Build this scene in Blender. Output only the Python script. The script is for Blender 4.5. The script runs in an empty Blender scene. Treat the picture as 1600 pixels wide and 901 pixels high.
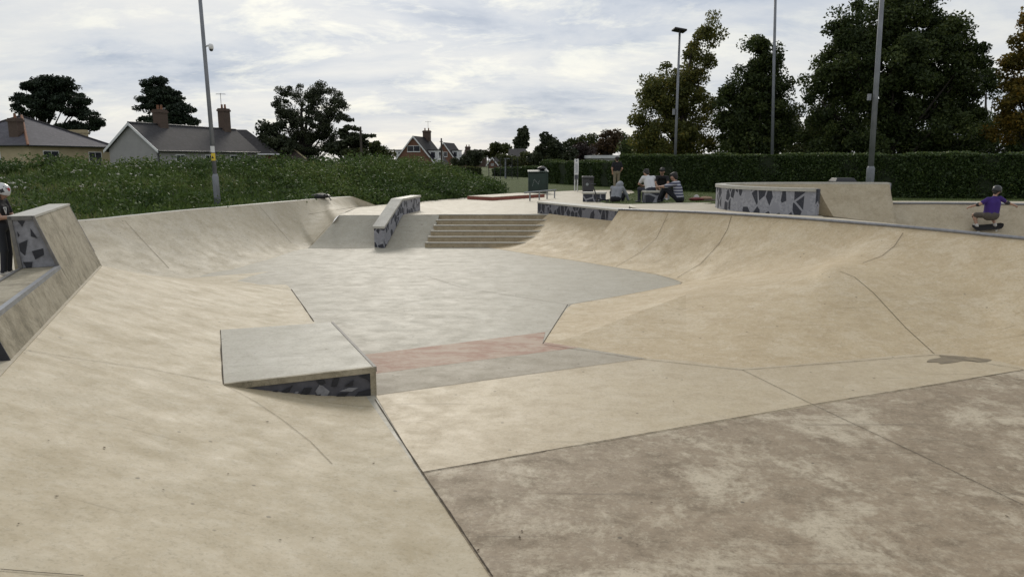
import bpy, math, random
import numpy as np
from mathutils import Vector, Matrix
from mathutils.bvhtree import BVHTree
R = math.radians
rng = np.random.default_rng(7); random.seed(7)
S = bpy.context.scene
COL = S.collection
# ------------------------------------------------------------------ camera
F, PITCH, EYE = 1100.0, R(10.35), 1.6
cam = bpy.data.cameras.new('camera'); cam.sensor_fit = 'HORIZONTAL'; cam.sensor_width = 36
cam.lens = 36*F/1600; cam.clip_end = 3000; cam.clip_start = 0.05
co = bpy.data.objects.new('camera', cam); COL.objects.link(co)
co.location = (0, 0, EYE); co.rotation_euler = (R(90)-PITCH, 0, 0); S.camera = co
# ------------------------------------------------------------------ sky and sun
SUN_AZ, SUN_EL = R(-9), R(30)       # azimuth measured from +Y towards +X
sdir = Vector((math.sin(SUN_AZ)*math.cos(SUN_EL), math.cos(SUN_AZ)*math.cos(SUN_EL), math.sin(SUN_EL)))
W = bpy.data.worlds.new('World'); S.world = W; W.use_nodes = True
def build_world():
    nt = W.node_tree; N = nt.nodes; L = nt.links; N.clear()
    def n(t, **k):
        o = N.new(t)
        for a, b in k.items(): setattr(o, a, b)
        return o
    out = n('ShaderNodeOutputWorld')
    sky = n('ShaderNodeTexSky', sky_type='NISHITA', sun_disc=False, sun_elevation=SUN_EL, sun_rotation=SUN_AZ)
    b1 = n('ShaderNodeBackground'); b1.inputs[1].default_value = 0.09; L.new(sky.outputs[0], b1.inputs[0])
    tc = n('ShaderNodeTexCoord'); sp = n('ShaderNodeSeparateXYZ'); L.new(tc.outputs['Generated'], sp.inputs[0])
    def m(op, a, b=None, c=None, clamp=False):
        o = n('ShaderNodeMath', operation=op, use_clamp=clamp)
        for i, v in enumerate((a, b, c)):
            if v is None: continue
            if isinstance(v, (int, float)): o.inputs[i].default_value = v
            else: L.new(v, o.inputs[i])
        return o.outputs[0]
    zz = m('ADD', m('MAXIMUM', sp.outputs[2], 0.0), 0.22)
    cx = n('ShaderNodeCombineXYZ'); L.new(m('DIVIDE', sp.outputs[0], zz), cx.inputs[0]); L.new(m('DIVIDE', sp.outputs[1], zz), cx.inputs[1])
    def noise(scale, detail, rough, dist=0, off=(0, 0, 0), sc=(1, 1, 1)):
        mp = n('ShaderNodeMapping'); mp.inputs['Location'].default_value = off; mp.inputs['Scale'].default_value = sc
        L.new(cx.outputs[0], mp.inputs[0])
        t = n('ShaderNodeTexNoise'); t.inputs['Scale'].default_value = scale; t.inputs['Detail'].default_value = detail
        t.inputs['Roughness'].default_value = rough; t.inputs['Distortion'].default_value = dist; L.new(mp.outputs[0], t.inputs[0]); return t.outputs[0]
    def ramp(v, stops):
        r = n('ShaderNodeValToRGB'); e = r.color_ramp.elements
        while len(e) < len(stops): e.new(0.5)
        for i, (p, c) in enumerate(stops): e[i].position = p; e[i].color = (*c, 1)
        L.new(v, r.inputs[0]); return r.outputs[0]
    big = noise(1.25, 10, 0.62, 0.25, (3.4, 1.2, 0), (0.75, 1.15, 1))
    col = ramp(big, [(0.36, (0.36, 0.415, 0.51)), (0.44, (0.50, 0.54, 0.605)), (0.53, (0.61, 0.63, 0.655)), (0.68, (0.73, 0.725, 0.70))])
    # thin bright breaks in the cloud, strongest round the hidden sun
    br = noise(2.4, 12, 0.66, 0.35, (7.9, 4.6, 0), (0.9, 1.25, 1))
    brk = ramp(br, [(0.49, (0, 0, 0)), (0.62, (1, 1, 1))])
    dt = n('ShaderNodeVectorMath', operation='DOT_PRODUCT'); L.new(tc.outputs['Generated'], dt.inputs[0]); dt.inputs[1].default_value = sdir
    glow = m('POWER', m('MAXIMUM', dt.outputs['Value'], 0.0), 9.0)
    amt = m('MULTIPLY', brk, m('MULTIPLY_ADD', glow, 0.9, 0.14), clamp=True)
    mx = n('ShaderNodeMix', data_type='RGBA'); L.new(amt, mx.inputs[0]); L.new(col, mx.inputs[6]); mx.inputs[7].default_value = (0.98, 0.95, 0.80, 1)
    gl = n('ShaderNodeMix', data_type='RGBA', blend_type='ADD'); L.new(m('MULTIPLY', glow, 0.10), gl.inputs[0]); L.new(mx.outputs[2], gl.inputs[6]); gl.inputs[7].default_value = (1, 0.97, 0.85, 1)
    b2 = n('ShaderNodeBackground'); L.new(gl.outputs[2], b2.inputs[0]); b2.inputs[1].default_value = 1.0
    ms = n('ShaderNodeMixShader'); ms.inputs[0].default_value = 0.93
    L.new(b1.outputs[0], ms.inputs[1]); L.new(b2.outputs[0], ms.inputs[2]); L.new(ms.outputs[0], out.inputs[0])
build_world()
sl = bpy.data.lights.new('sun', 'SUN'); sl.energy = 1.2; sl.angle = R(16); sl.color = (1, 0.93, 0.82)
so = bpy.data.objects.new('sun', sl); COL.objects.link(so); so.rotation_euler = sdir.to_track_quat('Z', 'Y').to_euler(); so.location = (0, 0, 40)
S.view_settings.view_transform = 'Standard'; S.view_settings.look = 'None'; S.view_settings.gamma = 1
S.view_settings.exposure = 0.15; S.view_settings.use_curve_mapping = False
S.render.resolution_x = 1024; S.render.resolution_y = 576

# ------------------------------------------------------------------ pixel -> place
cp, sp_ = math.cos(PITCH), math.sin(PITCH)
def ray(px, py):
    u = (px-800)/F; v = -(py-450.5)/F
    return Vector((u, cp+v*sp_, -sp_+v*cp))
O = Vector((0, 0, EYE))
def P(px, py, z=0.0):                 # where the ray meets height z
    d = ray(px, py); return O + d*((z-EYE)/d.z)
def PY(px, py, Y):                    # where the ray reaches distance Y
    d = ray(px, py); return O + d*(Y/d.y)
def PV(px, py, a, b):                 # where the ray meets the upright plane through a and b
    d = ray(px, py); n = Vector((-(b-a).y, (b-a).x, 0)); return O + d*((a-O).dot(n)/d.dot(n))
# ------------------------------------------------------------------ objects
def tag(o, label=None, cat=None, group=None, kind=None):
    if label: o['label'] = label
    if cat: o['category'] = cat
    if group: o['group'] = group
    if kind: o['kind'] = kind
    return o
def empty(name, loc, label=None, cat=None, group=None, rz=0):
    o = bpy.data.objects.new(name, None); COL.objects.link(o); o.location = loc; o.rotation_euler = (0, 0, rz); o.empty_display_size = 0.2
    return tag(o, label, cat, group)
def link(name, me, parent=None, world=True):
    o = bpy.data.objects.new(name, me); COL.objects.link(o)
    if parent is not None:
        o.parent = parent
        if world: o.matrix_parent_inverse = parent_world(parent).inverted()
    return o
def parent_world(p):
    m = Matrix.LocRotScale(p.location, p.rotation_euler, p.scale)
    return (parent_world(p.parent) @ p.matrix_parent_inverse @ m) if p.parent else m
def mesh(name, V, Fc, mat, parent=None, smooth=False, world=True, tint=None, **t):
    me = bpy.data.meshes.new(name); V = np.asarray([tuple(v) for v in V] if not isinstance(V, np.ndarray) else V, dtype=np.float32)
    if isinstance(Fc, np.ndarray):
        nf, k = Fc.shape
        me.vertices.add(len(V)); me.vertices.foreach_set('co', V.ravel())
        me.loops.add(nf*k); me.loops.foreach_set('vertex_index', Fc.astype(np.int32).ravel())
        me.polygons.add(nf); me.polygons.foreach_set('loop_start', np.arange(0, nf*k, k, dtype=np.int32))
        me.update(calc_edges=True)
    else:
        me.from_pydata(V.tolist(), [], Fc); me.update()
    if smooth: me.polygons.foreach_set('use_smooth', np.ones(len(me.polygons), dtype=bool))
    if tint is not None:
        a = me.attributes.new('tint', 'FLOAT', 'POINT'); a.data.foreach_set('value', np.asarray(tint, dtype=np.float32))
    for m in (mat if isinstance(mat, (list, tuple)) else [mat]): me.materials.append(m)
    o = link(name, me, parent, world)
    return tag(o, **t)
class MB:
    """collects shapes of ONE part"""
    def __init__(s): s.V = []; s.F = []
    def add(s, V, Fc): b = len(s.V); s.V += [Vector(v) for v in V]; s.F += [tuple(i+b for i in f) for f in Fc]; return s
    def hexa(s, p):  # 8 points: bottom 4 ccw, top 4 ccw
        return s.add(p, [(3, 2, 1, 0), (4, 5, 6, 7), (0, 1, 5, 4), (1, 2, 6, 5), (2, 3, 7, 6), (3, 0, 4, 7)])
    def box(s, c, d, M=None):
        x, y, z = d[0]/2, d[1]/2, d[2]/2
        p = [Vector((a*x, b*y, e*z)) for e in (-1, 1) for a, b in ((-1, -1), (1, -1), (1, 1), (-1, 1))]
        if M is not None: p = [M @ q for q in p]
        return s.hexa([q+Vector(c) for q in p])
    def prism(s, poly, dz):  # polygon (ccw from above) extruded down by dz
        n = len(poly); top = [Vector(q) for q in poly]; bot = [q-Vector((0, 0, dz)) for q in top]
        return s.add(top+bot, [tuple(range(n)), tuple(range(2*n-1, n-1, -1))]+[(i, i+n, (i+1) % n+n, (i+1) % n) for i in range(n)])
    def tube(s, pts, rad, seg=8, cap=True):
        pts = [Vector(q) for q in pts]; n = len(pts)
        if isinstance(rad, (int, float)): rad = [rad]*n
        V = []; Fc = []; prev = None
        for i, q in enumerate(pts):
            t = (pts[min(i+1, n-1)]-pts[max(i-1, 0)]).normalized()
            if prev is None: u = t.orthogonal().normalized()
            else: u = (prev-t*prev.dot(t)).normalized()
            prev = u; w = t.cross(u)
            V += [q+(u*math.cos(2*math.pi*k/seg)+w*math.sin(2*math.pi*k/seg))*rad[i] for k in range(seg)]
        for i in range(n-1):
            Fc += [(i*seg+k, i*seg+(k+1) % seg, (i+1)*seg+(k+1) % seg, (i+1)*seg+k) for k in range(seg)]
        if cap: Fc += [tuple(range(seg-1, -1, -1)), tuple(range((n-1)*seg, n*seg))]
        return s.add(V, Fc)
    def lathe(s, prof, c=(0, 0, 0), seg=20, sx=1, sy=1):
        V = []; n = len(prof); c = Vector(c)
        for r, z in prof: V += [c+Vector((r*sx*math.cos(2*math.pi*k/seg), r*sy*math.sin(2*math.pi*k/seg), z)) for k in range(seg)]
        Fc = [(i*seg+k, i*seg+(k+1) % seg, (i+1)*seg+(k+1) % seg, (i+1)*seg+k) for i in range(n-1) for k in range(seg)]
        return s.add(V, Fc)
    def build(s, name, mat, parent=None, smooth=False, **k): return mesh(name, s.V, s.F, mat, parent, smooth, **k)
def bevel(o, w=0.01, seg=2):
    m = o.modifiers.new('bevel', 'BEVEL'); m.width = w; m.segments = seg; m.limit_method = 'ANGLE'; m.angle_limit = R(35); return o

# ------------------------------------------------------------------ materials
class NT:
    def __init__(s, name):
        s.m = bpy.data.materials.new(name); s.m.use_nodes = True; s.t = s.m.node_tree; s.N = s.t.nodes; s.L = s.t.links
        s.b = s.N['Principled BSDF']; s.g = None
    def n(s, t, **k):
        o = s.N.new(t)
        for a, b in k.items(): setattr(o, a, b)
        return o
    def put(s, sock, v):
        if isinstance(v, (int, float)): sock.default_value = v
        elif isinstance(v, tuple): sock.default_value = (*v, 1) if len(v) == 3 and len(sock.default_value) == 4 else v
        else: s.L.new(v, sock)
    def pos(s):
        if s.g is None: s.g = s.n('ShaderNodeNewGeometry').outputs['Position']
        return s.g
    def noise(s, scale, detail=4, rough=0.55, dist=0, sc=None, rot=0, vec=None, off=(0, 0, 0)):
        v = vec or s.pos()
        mp = s.n('ShaderNodeMapping'); mp.inputs['Rotation'].default_value = (0, 0, rot); mp.inputs['Location'].default_value = off
        mp.inputs['Scale'].default_value = sc or (1, 1, 1); s.L.new(v, mp.inputs[0]); v = mp.outputs[0]
        t = s.n('ShaderNodeTexNoise'); s.L.new(v, t.inputs[0])
        for k, x in (('Scale', scale), ('Detail', detail), ('Roughness', rough), ('Distortion', dist)): t.inputs[k].default_value = x
        return t.outputs[0]
    def ramp(s, v, a, b, lo=0.0, hi=1.0):
        o = s.n('ShaderNodeMapRange'); s.L.new(v, o.inputs[0])
        for i, x in enumerate((a, b, lo, hi)): o.inputs[i+1].default_value = x
        return o.outputs[0]
    def mix(s, f, a, b, mode='MIX'):
        o = s.n('ShaderNodeMix', data_type='RGBA', blend_type=mode); s.put(o.inputs[0], f); s.put(o.inputs[6], a); s.put(o.inputs[7], b); return o.outputs[2]
    def math(s, op, a, b=0.0, c=0.0):
        o = s.n('ShaderNodeMath', operation=op)
        for i, x in enumerate((a, b, c)): s.put(o.inputs[i], x)
        return o.outputs[0]
    def bump(s, h, strength=0.3, dist=0.01):
        o = s.n('ShaderNodeBump'); o.inputs['Strength'].default_value = strength; o.inputs['Distance'].default_value = dist
        s.L.new(h, o.inputs['Height']); s.L.new(o.outputs[0], s.b.inputs['Normal'])
    def done(s, col, rough=0.7, metal=0.0, spec=0.5):
        s.put(s.b.inputs['Base Color'], col); s.put(s.b.inputs['Roughness'], rough); s.b.inputs['Metallic'].default_value = metal
        s.b.inputs['Specular IOR Level'].default_value = spec; return s.m
def concrete(name, c, dark, pale, rough=0.6, stain=0.35, patch=0.5, streak=0.0, rot=0.3, spec=0.4, seed=0):
    """trowelled concrete: wide blotches, pale worn areas, fine mottling, drag marks, pits"""
    q = NT(name); off = (seed*3.7, seed*1.9, 0)
    big = q.noise(0.35, 4, 0.6, 0.2, off=off); med = q.noise(2.6, 9, 0.72, 0.15, off=off, sc=(1, 1.3, 1), rot=rot)
    fine = q.noise(11, 8, 0.75, 0.1); grit = q.noise(34, 5, 0.75); grain = q.noise(150, 3, 0.6)
    deep = tuple(x*0.62 for x in dark)
    col = q.mix(q.ramp(big, 0.40, 0.60, 0, 1), c, tuple(a*0.72+b*0.28 for a, b in zip(c, dark)))
    col = q.mix(q.ramp(med, 0.48, 0.62, 0, stain), col, dark)
    col = q.mix(q.ramp(q.noise(1.25, 12, 0.76, 0.25, off=(off[0]+9, 3, 0)), 0.50, 0.59, 0, patch), col, pale)
    col = q.mix(q.ramp(q.noise(6.5, 10, 0.8, 0.1, off=(1, 7, 2)), 0.50, 0.62, 0, 0.5), col, pale)
    col = q.mix(q.ramp(fine, 0.51, 0.66, 0.0, 0.42), col, dark)
    if streak: col = q.mix(q.ramp(q.noise(5, 9, 0.8, 0.1, sc=(0.6, 1.5, 1.1), rot=rot), 0.50, 0.62, 0, streak), col, dark)
    col = q.mix(q.ramp(grit, 0.52, 0.66, 0.0, 0.42), col, deep)
    col = q.mix(q.ramp(q.noise(30, 5, 0.75, 0, off=(4, 4, 1)), 0.54, 0.66, 0.0, 0.4), col, pale)
    # scuffs: thin dark drag marks
    col = q.mix(q.ramp(q.noise(2.0, 6, 0.6, 0.3, sc=(0.25, 7, 2), rot=rot+0.5, off=off), 0.63, 0.68, 0, 0.35), col, tuple(x*0.6 for x in dark))
    vo = q.n('ShaderNodeTexVoronoi'); vo.inputs['Scale'].default_value = 3.2; q.L.new(q.pos(), vo.inputs[0])
    col = q.mix(q.ramp(vo.outputs[0], 0.035, 0.06, 0.7, 0.0), col, tuple(x*0.3 for x in dark))
    q.bump(q.math('ADD', fine, q.math('MULTIPLY', grain, 0.35)), 0.22, 0.006)
    return q.done(col, q.ramp(med, 0.3, 0.7, rough-0.1, rough+0.12), 0, spec)
def plain(name, c, rough=0.7, metal=0.0, var=0.25, scale=6, spec=0.5, bump=0.0):
    q = NT(name); nz = q.noise(scale, 5, 0.6)
    col = q.mix(q.ramp(nz, 0.3, 0.75, 0, 1), c, tuple(max(0, x*(1-var)) for x in c))
    if bump: q.bump(nz, bump, 0.02)
    return q.done(col, rough, metal, spec)
def leafmat(name, a, b, c=None, trans=0.25, rough=0.6):
    q = NT(name); at = q.n('ShaderNodeAttribute', attribute_name='tint'); t = at.outputs['Fac']
    col = q.mix(q.ramp(t, 0.0, 0.75), a, b)
    if c: col = q.mix(q.ramp(t, 0.72, 1.0), col, c)
    q.done(col, rough, 0, 0.3)
    tr = q.n('ShaderNodeBsdfTranslucent'); q.L.new(col, tr.inputs[0]); ms = q.n('ShaderNodeMixShader'); ms.inputs[0].default_value = trans
    out = q.N['Material Output']; q.L.new(q.b.outputs[0], ms.inputs[1]); q.L.new(tr.outputs[0], ms.inputs[2]); q.L.new(ms.outputs[0], out.inputs[0])
    return q.m
def shardmat(name, scale=3.2, light=(0.25, 0.25, 0.275), dark=(0.028, 0.03, 0.042), arc=False):
    """printed pattern of dark angular shards on mottled grey"""
    q = NT(name); sep = q.n('ShaderNodeSeparateXYZ'); q.L.new(q.pos(), sep.inputs[0]); cmb = q.n('ShaderNodeCombineXYZ')
    if arc: s_ = q.n('ShaderNodeAttribute', attribute_name='tint').outputs['Fac']
    else: s_ = q.math('SUBTRACT', q.math('MULTIPLY', sep.outputs[1], 0.9), q.math('MULTIPLY', sep.outputs[0], 0.7))
    q.L.new(s_, cmb.inputs[0]); q.L.new(sep.outputs[2], cmb.inputs[1])
    mp = q.n('ShaderNodeMapping'); mp.inputs['Rotation'].default_value = (0, 0, 0.75); mp.inputs['Scale'].default_value = (1.0, 0.62, 1); q.L.new(cmb.outputs[0], mp.inputs[0]); g = mp.outputs[0]
    def shard(sc, thr, gap, off):
        m2 = q.n('ShaderNodeMapping'); m2.inputs['Location'].default_value = (off, off*0.7, 0); q.L.new(g, m2.inputs[0])
        e = q.n('ShaderNodeTexVoronoi', feature='DISTANCE_TO_EDGE', voronoi_dimensions='2D'); v2 = q.n('ShaderNodeTexVoronoi', feature='F1', voronoi_dimensions='2D')
        for o in (e, v2): o.inputs['Scale'].default_value = sc; q.L.new(m2.outputs[0], o.inputs[0])
        sp3 = q.n('ShaderNodeSeparateColor'); q.L.new(v2.outputs['Color'], sp3.inputs[0])
        return q.math('MULTIPLY', q.math('GREATER_THAN', sp3.outputs[0], thr), q.math('GREATER_THAN', e.outputs[0], gap))
    base = q.mix(q.ramp(q.noise(16, 6, 0.7), 0.42, 0.6, 0, 0.7), light, tuple(x*0.55 for x in light))
    base = q.mix(shard(scale*1.3, 0.6, 0.03, 3.3), base, tuple(x*0.8 for x in light))
    col = q.mix(shard(scale, 0.48, 0.085, 0), base, dark)
    col = q.mix(q.ramp(q.noise(45, 3, 0.7), 0.58, 0.66, 0, 0.3), col, (0.3, 0.3, 0.31))
    return q.done(col, 0.6)
M = {}
TAN, TAND, TANP = (0.535, 0.425, 0.262), (0.40, 0.30, 0.175), (0.64, 0.545, 0.39)
M['bank'] = concrete('trowelled_bank', (0.455, 0.38, 0.25), (0.345, 0.275, 0.165), (0.515, 0.455, 0.335), 0.6, 0.2, 0.35, 0.12, 0.25, seed=1)
M['quarter'] = concrete('quarter_concrete', TAN, TAND, TANP, 0.66, 0.45, 0.45, 0.25, 0.9, seed=2)
M['qleft'] = concrete('weathered_quarter', (0.475, 0.415, 0.30), (0.34, 0.285, 0.195), (0.54, 0.49, 0.39), 0.66, 0.35, 0.45, 0.25, 1.2, seed=3)
M['floor'] = concrete('polished_floor', (0.40, 0.37, 0.295), (0.31, 0.275, 0.21), (0.46, 0.435, 0.36), 0.55, 0.25, 0.4, 0.12, 0.1, 0.25, seed=4)
M['tan'] = concrete('tan_slab', (0.51, 0.42, 0.275), (0.37, 0.29, 0.185), (0.58, 0.495, 0.355), 0.55, 0.4, 0.45, 0.1, seed=5)
M['grey'] = concrete('grey_slab', (0.39, 0.34, 0.26), (0.29, 0.25, 0.185), (0.45, 0.405, 0.32), 0.6, 0.3, 0.3, spec=0.2, seed=6)
M['dark'] = concrete('worn_dark_slab', (0.325, 0.252, 0.168), (0.19, 0.145, 0.093), (0.52, 0.445, 0.325), 0.65, 0.75, 1.0, 0.25, 0.4, seed=7)
M['plaza'] = concrete('plaza_concrete', (0.52, 0.46, 0.345), (0.40, 0.34, 0.24), (0.60, 0.55, 0.45), 0.6, 0.3, 0.3, 0.2, seed=8)
M['ledge'] = concrete('ledge_concrete', (0.36, 0.315, 0.225), (0.15, 0.13, 0.085), (0.46, 0.41, 0.31), 0.7, 0.75, 0.35, 0.55, 1.9, seed=9)
M['bowl2'] = concrete('second_bowl_concrete', (0.46, 0.385, 0.265), (0.30, 0.245, 0.16), (0.53, 0.46, 0.335), 0.7, 0.4, 0.4, 0.2, 0.6, seed=13)
M['cap'] = concrete('cap_concrete', (0.48, 0.46, 0.40), (0.32, 0.30, 0.25), (0.58, 0.56, 0.50), 0.5, 0.3, 0.3, seed=10)
M['step'] = concrete('step_concrete', (0.40, 0.325, 0.21), (0.23, 0.18, 0.115), (0.5, 0.43, 0.31), 0.7, 0.5, 0.3, seed=11)
M['kicker'] = concrete('kicker_concrete', (0.46, 0.435, 0.36), (0.34, 0.31, 0.24), (0.53, 0.50, 0.43), 0.55, 0.25, 0.4, 0.25, 0.2, spec=0.25, seed=12)
M['joint'] = plain('joint_dirt', (0.09, 0.07, 0.045), 0.95, var=0.5, scale=30)
M['jointp'] = plain('joint_pale_dirt', (0.25, 0.20, 0.135), 0.95, var=0.6, scale=20)
M['damp'] = plain('damp_silt', (0.25, 0.195, 0.115), 0.5, var=0.5, scale=9)
M['steel'] = plain('galvanised_steel', (0.36, 0.37, 0.39), 0.42, 0.75, 0.3, 9)
M['coping'] = plain('coping_steel', (0.30, 0.30, 0.31), 0.45, 0.6, 0.35, 14)
M['angle'] = plain('painted_angle_iron', (0.19, 0.18, 0.165), 0.6, 0.2, 0.4, 12)
M['shard'] = shardmat('shard_print', 4.6, (0.33, 0.33, 0.36))
M['sharda'] = shardmat('shard_print_curved', 5.0, (0.36, 0.36, 0.39), arc=True)
M['shards'] = shardmat('shard_print_small', 8.5, (0.31, 0.31, 0.34))
M['shardd'] = shardmat('shard_print_dark', 5.5, (0.20, 0.20, 0.225), (0.02, 0.021, 0.03))
M['printg'] = plain('print_grey', (0.28, 0.28, 0.30), 0.6, var=0.5, scale=14)
M['printd'] = plain('print_charcoal', (0.10, 0.10, 0.118), 0.6, var=0.5, scale=9)
M['printk'] = plain('print_black', (0.022, 0.023, 0.03), 0.6, var=0.5, scale=20)
q = NT('red_worn_paint'); c = q.mix(q.ramp(q.noise(2.2, 10, 0.75, 0.3, sc=(1, 2.0, 1)), 0.43, 0.57), (0.35, 0.205, 0.145), (0.45, 0.345, 0.26)); M['red'] = q.done(c, 0.65, 0, 0.25)
def grassground(name, a, b):
    q = NT(name); c = q.mix(q.ramp(q.noise(1.2, 8, 0.7), 0.3, 0.7), a, b); c = q.mix(q.ramp(q.noise(22, 5, 0.75), 0.4, 0.7, 0, 0.6), c, tuple(x*0.45 for x in a)); q.bump(q.noise(40, 5, 0.8), 0.8, 0.05); return q.done(c, 0.9, 0, 0.2)
M['grass'] = grassground('mown_grass', (0.06, 0.088, 0.02), (0.095, 0.115, 0.032))
M['mound'] = grassground('mound_soil_grass', (0.03, 0.05, 0.014), (0.05, 0.07, 0.02))

# ------------------------------------------------------------------ ground with the sunken park cut out
hx0, hx1, hy0, hy1 = -16.0, 17.5, -8.0, 22.2; B = 1500
def gz(x, y): return -0.02
gv = [(-B, -B), (B, -B), (B, B), (-B, B), (hx0, hy0), (hx1, hy0), (hx1, hy1), (hx0, hy1)]
mesh('ground', [(x, y, -0.03) for x, y in gv], [(0, 1, 5, 4), (1, 2, 6, 5), (2, 3, 7, 6), (3, 0, 4, 7)], M['grass'], kind='structure')
ZF = -0.8
def interp(cols, sub):                # catmull-rom through a list of rows-of-points
    out = []; n = len(cols)
    for i in range(n-1):
        a, b, c, d = cols[max(i-1, 0)], cols[i], cols[i+1], cols[min(i+2, n-1)]
        for s in range(sub):
            t = s/sub
            out.append([0.5*((2*q1)+(q2-q0)*t+(2*q0-5*q1+4*q2-q3)*t*t+(3*q1-q0-3*q2+q3)*t**3) for q0, q1, q2, q3 in zip(a, b, c, d)])
    out.append(list(cols[-1])); return out
def seg(a, b, n, k=1.0):              # n points from a towards b (b left out), rising with power k
    return [Vector((a.x+(b.x-a.x)*t, a.y+(b.y-a.y)*t, a.z+(b.z-a.z)*t**k)) for t in [i/n for i in range(n)]]
SURF = []
def grid(name, cols, mat, smooth=True, parent=None, **k):
    n, m = len(cols), len(cols[0]); V = [p for c in cols for p in c]
    Fc = [(i*m+j, (i+1)*m+j, (i+1)*m+j+1, i*m+j+1) for i in range(n-1) for j in range(m-1)]
    a, b, c = V[Fc[len(Fc)//2][0]], V[Fc[len(Fc)//2][1]], V[Fc[len(Fc)//2][2]]
    if (b-a).cross(c-a).z < 0: Fc = [f[::-1] for f in Fc]
    SURF.append((V, Fc)); return mesh(name, V, Fc, mat, parent, smooth, **k)
def flat(name, pts, mat, parent=None, dz=0.03, surf=True, **k):
    pts = [Vector(p) for p in pts]
    area = sum(p.x*r.y-r.x*p.y for p, r in zip(pts, pts[1:]+pts[:1]))
    if area < 0: pts = pts[::-1]
    if surf: SURF.append((pts, [tuple(range(len(pts)))]))
    return MB().prism(pts, dz).build(name, mat, parent, **k)
# --- bowl floor and its slabs
floor = flat('bowl_floor', [(-13, 2.0, ZF), (12, 2.0, ZF), (12, 21.6, ZF), (-13, 21.6, ZF)], M['floor'], dz=0.2, kind='structure')
zf = lambda px, py, d=0.0: P(px, py, ZF+d)
va, vb = zf(770, 901), zf(455, 452); vd = (vb-va).normalized()
A0 = zf(660, 738); A1 = zf(1600, 578); A1x = A0+(A1-A0)*1.7
near = va-vd*1.6; nvx = Vector((vd.y, -vd.x, 0))*0.008
flat('floor_slab', [p+Vector((0, 0, 0.004)) for p in (A0-nvx, A1x, Vector((A1x.x, 2.2, ZF)), Vector((near.x, 2.2, ZF))-nvx)], M['dark'], floor, 0.003)
t0, t1 = zf(588, 618), zf(1010, 560)
flat('floor_slab', [p+Vector((0, 0, 0.005)) for p in (A0-nvx, A1x, zf(1700, 560), zf(1460, 545), zf(1160, 569), t1, t0-nvx)], M['tan'], floor, 0.003)
r0, r1 = zf(578, 585), zf(905, 543)
flat('floor_slab', [p+Vector((0, 0, 0.004)) for p in (t0, t1, r1, r0)], M['grey'], floor, 0.003)
flat('floor_slab', [p+Vector((0, 0, 0.005)) for p in (r0, r1, zf(848, 534), zf(852, 519), zf(555, 556))], M['red'], floor, 0.003, label='slab with worn red paint across the bowl floor')
# --- left bank (A): frame of directions along (e) and across (n) the bank
ev = Vector((vd.x, vd.y, 0)).normalized(); nv = Vector((ev.y, -ev.x, 0))
nval = va.dot(nv); BT = -1.52        # across-values of the foot and the top edge
def NE(n, e, z): p = nv*n+ev*e; return Vector((p.x, p.y, z))
eF = vb.dot(ev)
cols = []
for e in np.linspace(-0.5, 12.3, 33):
    foot = NE(nval, min(e*1.0+0.2, eF), ZF) if e < 11 else NE(nval, 11.2+(e-11)/1.3*(eF-11.2), ZF)
    top = NE(BT, e, 0.0)
    cols.append(seg(foot, top, 20, 1.45)+[top])
bankA = grid('concrete_bank', cols, M['bank'], kind='structure')
crest = cols[-1]
# far side of that bank falls away into the hollow
bk = [Vector((-5.3, 15.2, ZF)), Vector((-6.6, 13.9, -0.74)), Vector((-7.6, 12.6, -0.35)), Vector((-8.0, 11.9, -0.02))]
back = []
for i, p in enumerate(crest):
    t = i/(len(crest)-1)*3; j = min(int(t), 2); q_ = bk[j].lerp(bk[j+1], t-j)
    c0 = p; back.append([c0, c0.lerp(q_, 0.15)+Vector((0, 0, 0.02)), c0.lerp(q_, 0.4)+Vector((0, 0, -0.03)), c0.lerp(q_, 0.7)+Vector((0, 0, -0.04)), q_])
grid('bank_end', back, M['bank'], kind='structure')
# deck behind the left ledge
ld = [NE(BT+0.02, -0.5, 0), NE(BT+0.02, 12.3, 0), Vector((-8.0, 11.9, 0)), Vector((-9.5, 13.0, 0)), Vector((-13.2, 12.0, 0)), Vector((-13.2, -7, 0)), Vector((-2.0, -7, 0))]
flat('ledge_deck', ld, M['plaza'], dz=0.3, kind='structure')
# --- left quarter (B)
B0, B1 = P(122, 345, 0.35), P(551, 307, 0.35)
bt = lambda px, py: PV(px, py, B0, B1)
def rpt(t): a, b = zf(481, 388), P(530, 336, 0); p = a.lerp(b, t); p.z = a.z+(b.z-a.z)*t**1.15; return p
bcols = [(Vector((-8.6, 11.6, -0.02)), Vector((-10.9, 11.9, 0.35))), (Vector((-7.5, 12.9, -0.5)), bt(122, 345)), (zf(312, 434), bt(210, 336.5)), (zf(362, 421), bt(285, 329)),
         (zf(420, 405), bt(360, 322.5)), (zf(481, 388), bt(440, 315.5)), (rpt(0.25), bt(460, 313.8)), (rpt(0.5), bt(480, 312)), (rpt(0.75), bt(498, 310.4)), (P(530, 336, 0), bt(515, 309)), (P(563, 322.5, 0), bt(551, 307))]
bc = interp([list(c) for c in bcols], 6)
colsB = [seg(a, b, 14, 1.75)+[b] for a, b in bc]
qB = grid('quarter_pipe_bank', colsB, M['qleft'], kind='structure')
tops = [c[-1] for c in colsB]
bn = Vector((-(B1-B0).y, (B1-B0).x, 0)).normalized()
if bn.x > 0: bn = -bn
grid('bank_top', [[t, t+bn*0.22+Vector((0, 0, 0.0)), t+bn*0.3-Vector((0, 0, 0.25))] for t in tops], M['cap'], False, kind='structure')
endp = colsB[-1]
grid('bank_shoulder', [[p, Vector((p.x+0.75*(p.z/0.35)+0.02, p.y+0.5*(p.z/0.35), -0.01))] for p in endp]+[[endp[-1]+bn*0.24, endp[-1]+bn*0.24+Vector((0.77, 0.5, -0.36))]], M['qleft'], False, kind='structure')
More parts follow.
